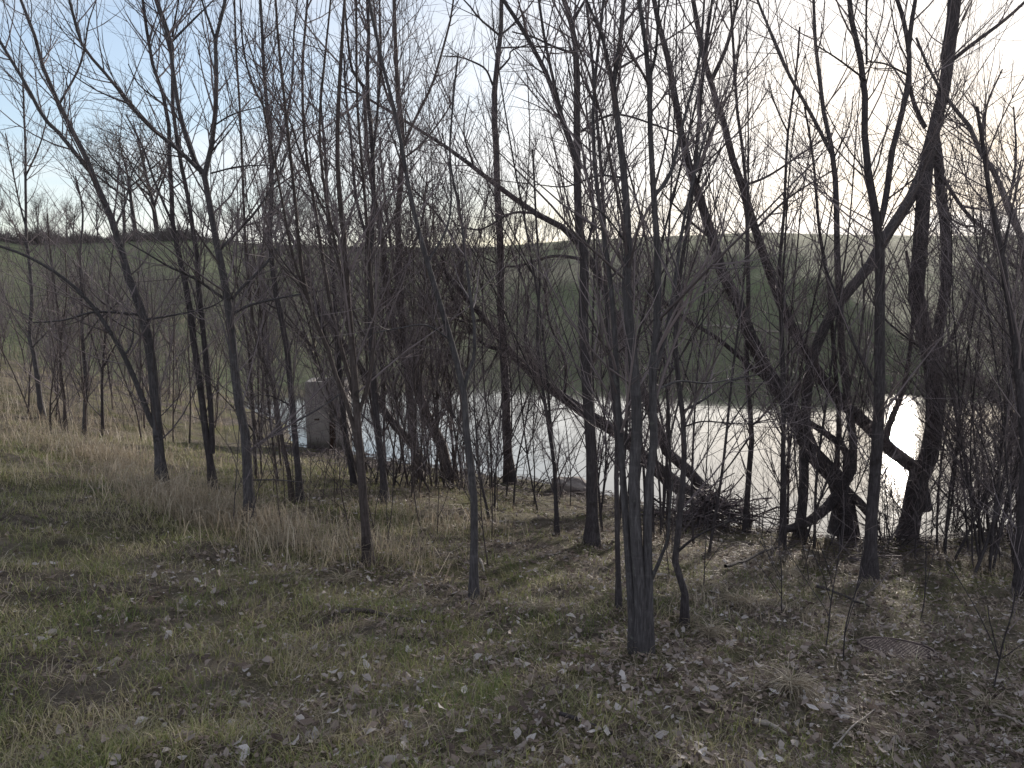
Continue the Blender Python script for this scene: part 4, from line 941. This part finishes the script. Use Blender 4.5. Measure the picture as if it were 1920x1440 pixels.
# thatch: short dead blades lying between
x, y, r = sample_polar(110000, 1.6, 20, AZM)
ok = keep_dry(x, y) & (rng.random(len(x)) < np.clip(0.7 + 0.4 * sn(x, y, 0.9, 1), 0.35, 1)); x, y, r = x[ok], y[ok], r[ok]; n = len(x)
a = Acc(); a.raw(*blades(x, y, rng.uniform(0.015, 0.06, n) * (1 + 0.03 * r), 0.0030 * (1 + 0.09 * r) * rng.uniform(0.6, 1.3, n), rng.uniform(0.6, 2.6, n), rng.uniform(0.2, 1.0, n), np.clip(rng.normal(0.35, 0.25, n), 0, 1)))
a.raw(*EXTRA)
# taller dry grass: meadow and drifts along the edge of the lawn
def drift(px, py, n, spread, h0, h1):
    g_ = ground_at(px, py); x = g_[0] + rng.normal(0, spread, n); y = g_[1] + rng.normal(0, spread * 0.8, n)
    k_ = keep_dry(x, y); x, y = x[k_], y[k_]; n = len(x)
    d_ = np.hypot(x, y)
    return blades(x, y, rng.uniform(h0, h1, n), 0.0042 * (1 + 0.06 * d_) * rng.uniform(0.6, 1.3, n), rng.uniform(0.05, 0.7, n), rng.uniform(0.1, 1.0, n), np.clip(rng.normal(0.5, 0.22, n), 0, 1))
for px, py, n_, sp_ in [(230, 870, 500, .4), (330, 940, 400, .35), (390, 968, 350, .3), (60, 815, 500, .9), (140, 840, 600, .8), (200, 860, 500, .6), (250, 900, 600, .6), (310, 920, 500, .5), (350, 960, 400, .45), (420, 985, 450, .4), (470, 990, 500, .35), (520, 1010, 300, .35), (560, 1040, 250, .4),
                        (30, 780, 500, 1.2), (100, 770, 500, 1.2), (620, 1020, 250, .5), (770, 985, 350, .5), (850, 990, 250, .4), (700, 1040, 200, .35), (1330, 1110, 130, .45), (1400, 1150, 130, .5), (1480, 1060, 90, .35), (1290, 1140, 70, .3), (1530, 1100, 60, .4)]:
    a.raw(*drift(px, py, n_, sp_, 0.08, 0.42 if px < 900 else 0.2))
x = rng.uniform(-26, -3.0, 16000); y = rng.uniform(11.5, 40, 16000)
k_ = (np.arctan2(x, y) > -0.72) & (pond_dist(x, y) > 0.3) & (y > 10 - 0.5 * (x + 8)) & (rng.random(len(x)) < np.clip(0.55 + 0.6 * sn(x, y, 3.0, 2), 0.05, 1)); x, y = x[k_], y[k_]; n = len(x); d_ = np.hypot(x, y)
low = np.where((np.arctan2(x, y) > -0.36) & (y < 34), 0.35, 1.0)
a.raw(*blades(x, y, rng.uniform(0.15, 0.65, n) * low, 0.0045 * (1 + 0.05 * d_) * rng.uniform(0.6, 1.4, n), rng.uniform(0.02, 0.4, n), rng.uniform(0.0, 0.7, n), np.clip(rng.normal(0.45, 0.2, n), 0, 1)))
tag(a.build('dry_grass', M['straw']), 'straw coloured dead grass lying and standing over the bank and meadow', 'grass', kind='stuff')

# dead leaves
def leaf_template(lobes, curl, bend, seed, half=4):
    q = np.random.default_rng(seed); L = np.linspace(-0.5, 0.5, half + 1)
    w = 0.27 * np.sin(np.pi * (np.linspace(0.03, 0.97, half + 1))) ** 0.7
    if lobes: w = w * np.where(np.arange(half + 1) % 2 == 0, 0.55, 1.25)
    w[0] = 0.02; w[-1] = 0.05
    v = []
    for i in range(half + 1):
        zb = bend * (L[i] * 2) ** 2 * 0.22
        for s_ in (-1, 0, 1):
            ww = w[i] * (1 + 0.2 * q.normal()) if s_ else 0
            v.append((L[i] + (0.04 * q.normal() if s_ else 0), s_ * ww * math.cos(curl * 0.5), zb + abs(s_) * ww * curl * (0.9 + 0.3 * q.normal())))
    f = []
    for i in range(half):
        for s_ in range(2): f.append((i * 3 + s_, (i + 1) * 3 + s_, (i + 1) * 3 + s_ + 1, i * 3 + s_ + 1))
    return np.array(v), np.array(f)
LT = [leaf_template(lb, cu, be, 40 + i, 3 if i < 4 else 4) for i, (lb, cu, be) in enumerate([(0, .3, .4), (0, -.4, .6), (0, .7, -.4), (0, .15, .9), (1, .3, .5), (1, -.45, .6)])]
def leaves_acc(x, y, size, tone, acc, which):
    z = H(x, y); n = len(x); yaw = rng.uniform(0, 6.28, n); rl = rng.normal(0, 0.36, n); pt = rng.normal(0, 0.3, n)
    for k in range(len(LT)):
        i = np.nonzero(which == k)[0]
        if len(i) == 0: continue
        V, F = LT[k]; v = V[None] * size[i][:, None, None]
        c1, s1 = np.cos(rl[i])[:, None], np.sin(rl[i])[:, None]; Y = v[..., 1] * c1 - v[..., 2] * s1; Z = v[..., 1] * s1 + v[..., 2] * c1; X = v[..., 0]
        c2, s2 = np.cos(pt[i])[:, None], np.sin(pt[i])[:, None]; X, Z = X * c2 - Z * s2, X * s2 + Z * c2
        c3, s3 = np.cos(yaw[i])[:, None], np.sin(yaw[i])[:, None]; X, Y = X * c3 - Y * s3, X * s3 + Y * c3
        zmin = Z.min(1, keepdims=True)
        P = np.stack([X + x[i][:, None], Y + y[i][:, None], Z - zmin * 0.7 + z[i][:, None] + 0.004 + 0.02 * rng.random((len(i), 1))], -1)
        f = (np.arange(len(i))[:, None, None] * len(V) + F[None]).reshape(-1, 4)
        acc.raw(P.reshape(-1, 3), f, None, np.repeat(tone[i], len(V))); TRI[0] += len(f) * 2
x, y, r = sample_polar(50000, 1.7, 16, AZM)
mk = litter_mask(x, y)
ok = (pond_dist(x, y) > 0.15) & (rng.random(len(x)) < 0.07 + 0.95 * mk ** 1.25) & ((np.hypot(x - MAN[0], y - MAN[1]) > RC_ * 0.97) | (rng.random(len(x)) < 0.015)); x, y, r = x[ok], y[ok], r[ok]
FEET = np.array([o.location[:] for o in bpy.data.objects if o.type == 'EMPTY' and o.get('category') == 'tree' and o.location[1] < 13 and o.name.split('.')[0] not in ('whip_sapling', 'ridge_tree')])
ff = FEET[rng.integers(0, len(FEET), 1500)]; th_ = rng.uniform(0, 6.28, 1500); rf = np.abs(rng.normal(0.10, 0.10, 1500)) + 0.03
x = np.concatenate([x, ff[:, 0] + rf * np.cos(th_)]); y = np.concatenate([y, ff[:, 1] + rf * np.sin(th_)]); r = np.hypot(x, y)
# a few leaves blown over the iron cover's lower edge
tc_ = np.concatenate([rng.uniform(math.pi * 1.05, math.pi * 1.95, 14), rng.uniform(0, 6.28, 26)]); rc2 = RC_ * np.concatenate([rng.uniform(0.7, 1.1, 14), rng.uniform(0.98, 1.35, 26)])
x = np.concatenate([x, MAN[0] + rc2 * np.cos(tc_)]); y = np.concatenate([y, MAN[1] + rc2 * np.sin(tc_)]); r = np.hypot(x, y)
n = len(x); size = np.clip(rng.lognormal(math.log(0.038), 0.42, n), 0.014, 0.072); tone = np.clip(rng.beta(1.3, 1.8, n) + 0.18 * sn(x, y, 0.8, 3), 0, 1)
which = rng.choice(6, n, p=[.24, .22, .2, .14, .1, .1])
vis = np.abs(np.arctan2(x, y)) < math.radians(34.5)
down = np.arctan2(4.0 - H(x, y), y)
show = size / r * np.where(vis & (down < math.radians(33.9)), 1, 0)
pick = np.argsort(-show)[:300]; rest = np.ones(n, bool); rest[pick] = False
a = Acc(); leaves_acc(x[rest], y[rest], size[rest], tone[rest], a, which[rest])
# crumbled bits between the whole leaves
xb, yb, rb = sample_polar(44000, 1.7, 14, AZM); mb = litter_mask(xb, yb); okb = (pond_dist(xb, yb) > 0.15) & (rng.random(len(xb)) < 0.15 + 0.85 * mb) & (np.hypot(xb - MAN[0], yb - MAN[1]) > RC_ * 0.97)
xb, yb, rb = xb[okb], yb[okb], rb[okb]; nb_ = len(xb); sb = rng.uniform(0.006, 0.016, nb_) * (1 + 0.07 * rb); zb = H(xb, yb) + rng.uniform(0.004, 0.03, nb_)
u1 = rng.normal(size=(nb_, 3)) * np.array([1, 1, 0.35]); u1 = unit(u1) * sb[:, None]; u2 = rng.normal(size=(nb_, 3)) * np.array([1, 1, 0.35]); u2 = unit(u2) * (sb * 0.7)[:, None]
cb = np.stack([xb, yb, zb], 1); vb_ = np.stack([cb - u1, cb + u2, cb + u1 * 0.9, cb - u2 * 0.8], 1).reshape(-1, 3)
a.raw(vb_, np.arange(nb_ * 4).reshape(-1, 4), None, np.repeat(np.clip(rng.beta(1.2, 2.0, nb_), 0, 1), 4))
tag(a.build('leaf_litter', M['leaf']), 'carpet of small dead leaves over the bank', 'leaves', kind='stuff')
KINDS = [(0, 'dark brown dead leaf lying in the grass', 'dark brown fallen leaves'), (0.36, 'tan dead leaf curled up in the grass', 'tan fallen leaves'), (0.66, 'pale grey dead leaf lying face down in the grass', 'pale grey fallen leaves')]
LMESH = {}
def leaf_mesh(k, tb):
    if (k, tb) not in LMESH:
        V, F = LT[k]; a_ = Acc(); a_.raw(V, F, None, np.full(len(V), (0.06, 0.2, 0.32, 0.46, 0.6, 0.74, 0.88, 1.0)[tb])); LMESH[k, tb] = a_.mesh('fallen_leaf', M['leaf'])
    return LMESH[k, tb]
for i in pick:
    tb = int(np.clip(tone[i] * 8, 0, 7)); o = bpy.data.objects.new('fallen_leaf', leaf_mesh(int(which[i]), tb)); COL.objects.link(o)
    o.location = (x[i], y[i], H1(x[i], y[i]) + 0.018 + 0.02 * rng.random()); o.scale = (size[i],) * 3
    o.rotation_euler = (rng.normal(0, 0.4), rng.normal(0, 0.35), rng.uniform(0, 6.28))
    kd = KINDS[0 if tb < 2 else (1 if tb < 5 else 2)]; lob = which[i] >= 4
    q_ = np.array([x[i], y[i], o.location[2]]) - EYE; lpx = 960 + FOC * q_[0] / (q_[1] * math.cos(PITCH) - q_[2] * math.sin(PITCH))
    where = ('on the mossy lawn' if lpx < 420 else 'in the grass between lawn and clump' if lpx < 900 else 'in front of the three stemmed clump' if lpx < 1300
             else 'near the floppy straw tuft' if lpx < 1560 else 'near the manhole cover' if lpx < 1780 else 'by the bank corner')
    word = ('large ' if size[i] > 0.066 else 'small ' if size[i] < 0.05 else 'mid sized ') + kd[1].split(' dead')[0] + (' lobed' if lob else '') + ' dead leaf'
    tag(o, word + ' ' + where, 'leaf', kd[2])

# tufts of dead grass that stand out one by one
def tuft(px, py, n, hgt, label, fl=0.8):
    g = ground_at(px, py); az = rng.uniform(0, 6.28, n); L = hgt * rng.uniform(0.55, 1.2, n)
    P = np.zeros((n, 7, 3)); P[:, 0] = g + np.stack([rng.normal(0, hgt * 0.12, n), rng.normal(0, hgt * 0.10, n), np.full(n, -0.01)], 1)
    d = unit(np.stack([np.cos(az) * 0.45, np.sin(az) * 0.45, np.ones(n)], 1)); drop = rng.uniform(0.15, 0.55, n) * fl
    for k in range(1, 7):
        P[:, k] = P[:, k - 1] + d * (L / 6)[:, None]
        d = unit(d + np.stack([np.cos(az) * 0.25, np.sin(az) * 0.25, -drop * 1.3], 1) + rng.normal(size=(n, 3)) * 0.13)
    P[..., 2] = np.maximum(P[..., 2], H(P[..., 0], P[..., 1]) + 0.006)
    R = (rng.uniform(0.0011, 0.0024, n))[:, None] * np.array([1, 1.1, 1, .95, .85, .7, .4])[None]
    a = Acc(); a.tubes(P, R, 3, np.clip(rng.normal(0.62, 0.22, n), 0, 1)); TRI[0] += n * 36
    tag(a.build('grass_tuft', M['straw']), label, 'grass tuft', 'curled tufts of dead grass')
    bpy.context.view_layer
for t in [(1482, 1300, 170, 0.24, 'largest pale straw tuft, flopped over below the manhole cover'), (1468, 1085, 110, 0.30, 'curly pale tuft wrapped round the thin upright sapling'),
          (1330, 1195, 120, 0.22, 'wispy tuft beside the crooked tree'), (1290, 1170, 70, 0.18, 'curly tuft at the crooked tree foot'), (1380, 1130, 90, 0.24, 'loose curled tuft on the leaf slope past the crooked tree'),
          (1690, 1390, 60, 0.16, 'bleached branching tuft low on the slope under the cover'), (1620, 1370, 50, 0.16, 'small bleached tuft among the big pale leaves'), (1255, 1050, 70, 0.22, 'curly tuft between the clump and the crooked tree'),
          (800, 1000, 110, 0.26, 'drooping tuft in the green patch before the water brush'), (790, 1135, 90, 0.22, 'arching straw tuft near the V forked tree'), (470, 985, 170, 0.34, 'tall straw tuft round the foot of the Y forked tree'),
          (310, 925, 150, 0.36, 'tall straw tuft at the foot of the leaning tree'), (215, 885, 160, 0.32, 'spreading straw drift along the lawn edge'), (520, 1020, 110, 0.26, 'straw tuft beside the leaf patch by the lawn'),
          (640, 1095, 80, 0.2, 'low straw tuft near the fan shaped tree'), (300, 1065, 60, 0.12, 'short stiff straw stubble on the lawn'), (1010, 1150, 70, 0.2, 'flat sprawling straw tuft in front of the clump'),
          (1190, 1010, 60, 0.2, 'wisps of straw caught behind the clump'), (1120, 1020, 50, 0.15, 'wispy straw at the stout dark tree foot'), (1850, 1330, 70, 0.16, 'faded tuft near the bank corner')]:
    tuft(*t)
# twig litter washed up along the water line
nt_w = 1700; i_ = rng.integers(3, 11, nt_w); f_ = rng.random(nt_w)
cx_ = POND[i_, 0] * (1 - f_) + POND[i_ + 1, 0] * f_; cy_ = POND[i_, 1] * (1 - f_) + POND[i_ + 1, 1] * f_
off = np.abs(rng.normal(0, 1.1, nt_w)); cx_ = cx_ - off * 0.45; cy_ = cy_ - off * 0.85
an_ = rng.uniform(0, math.pi, nt_w); ln_ = rng.uniform(0.12, 0.75, nt_w); sx = np.linspace(-.5, .5, 4)
P = np.zeros((nt_w, 4, 3)); P[..., 0] = cx_[:, None] + ln_[:, None] * sx * np.cos(an_)[:, None]; P[..., 1] = cy_[:, None] + ln_[:, None] * sx * np.sin(an_)[:, None]
P += rng.normal(size=P.shape) * 0.012; P[..., 2] = np.maximum(H(P[..., 0], P[..., 1]), 0.0) + rng.uniform(0.005, 0.09, nt_w)[:, None] + rng.normal(size=(nt_w, 4)) * 0.02
a = Acc(); a.tubes(P, rng.uniform(0.0025, 0.008, nt_w)[:, None] * np.array([1, .9, .7, .3])[None], 3, rng.random(nt_w) * 0.6, True)
tag(a.build('twig_litter', M['twig']), 'dark litter of broken twigs along the near water line', 'twigs', kind='stuff')
# fallen sticks
def stick(pts, w, label, lift=0.012, mat='bark_brown', r_tip=0.5):
    P = np.array([ground_at(*p) for p in pts]); P = catmull(P, 12); P[:, 2] = H(P[:, 0], P[:, 1]) + lift + 0.01 * np.sin(np.linspace(0, 5, 12))
    r0 = 0.5 * w * P[0, 1] / ray(*pts[0])[1] / FOC; a = Acc(); a.tubes(P[None], np.linspace(r0, r0 * r_tip, 12)[None], 7)
    tag(a.build('fallen_stick', M[mat]), label, 'stick', 'sticks lying on the bank')
m_, nt_, b_ = mat_new('bleached_wood', 0.85, 0.2)
geo = N(nt_, 'ShaderNodeNewGeometry').outputs['Position']; nt_.links.new(ramp(nt_, noise(nt_, geo, 30, 5, 0.7), [(0.3, (0.14, 0.115, 0.10)), (0.7, (0.36, 0.33, 0.31))]), b_.inputs['Base Color']); M['bleached'] = m_
stick([(640, 1155), (700, 1158), (760, 1165), (830, 1170)], 10, 'bowed grey stick lying across the grass near the fan shaped tree')
stick([(1050, 1345), (1110, 1370), (1180, 1400)], 9, 'dark broken stick pressed into the grass below the clump', 0.012, 'bark_dark')
stick([(1412, 1366), (1450, 1378), (1495, 1392)], 12, 'short bleached piece of wood among the pale leaves', 0.02, 'bleached', 0.6)
stick([(1360, 1070), (1420, 1050), (1490, 1030)], 7, 'long dark stick propped on the litter before the thin sapling', 0.05, 'bark_dark')
stick([(1530, 1105), (1570, 1120), (1640, 1150)], 6, 'thin fallen branch uphill of the manhole cover', 0.03, 'bark_dark')
stick([(120, 1250), (160, 1262), (215, 1258)], 5, 'short twig lying in the mossy lawn', 0.02)
stick([(1860, 1350), (1920, 1362)], 6, 'bleached twig at the picture corner', 0.02, 'bleached')
stick([(1560, 1420), (1610, 1370), (1660, 1325)], 4, 'long straight straw coloured stem lying below the largest tuft', 0.03, 'bleached')
stick([(1850, 990), (1870, 1030), (1900, 1058)], 9, 'pale broken branch leaning down the dark bank corner', 0.04, 'bleached')
stick([(900, 1060), (908, 1080)], 6, 'pale split stick at the foot of the V forked tree', 0.05, 'bleached')
print('TRIANGLES about', TRI[0], 'objects', len(bpy.data.objects))
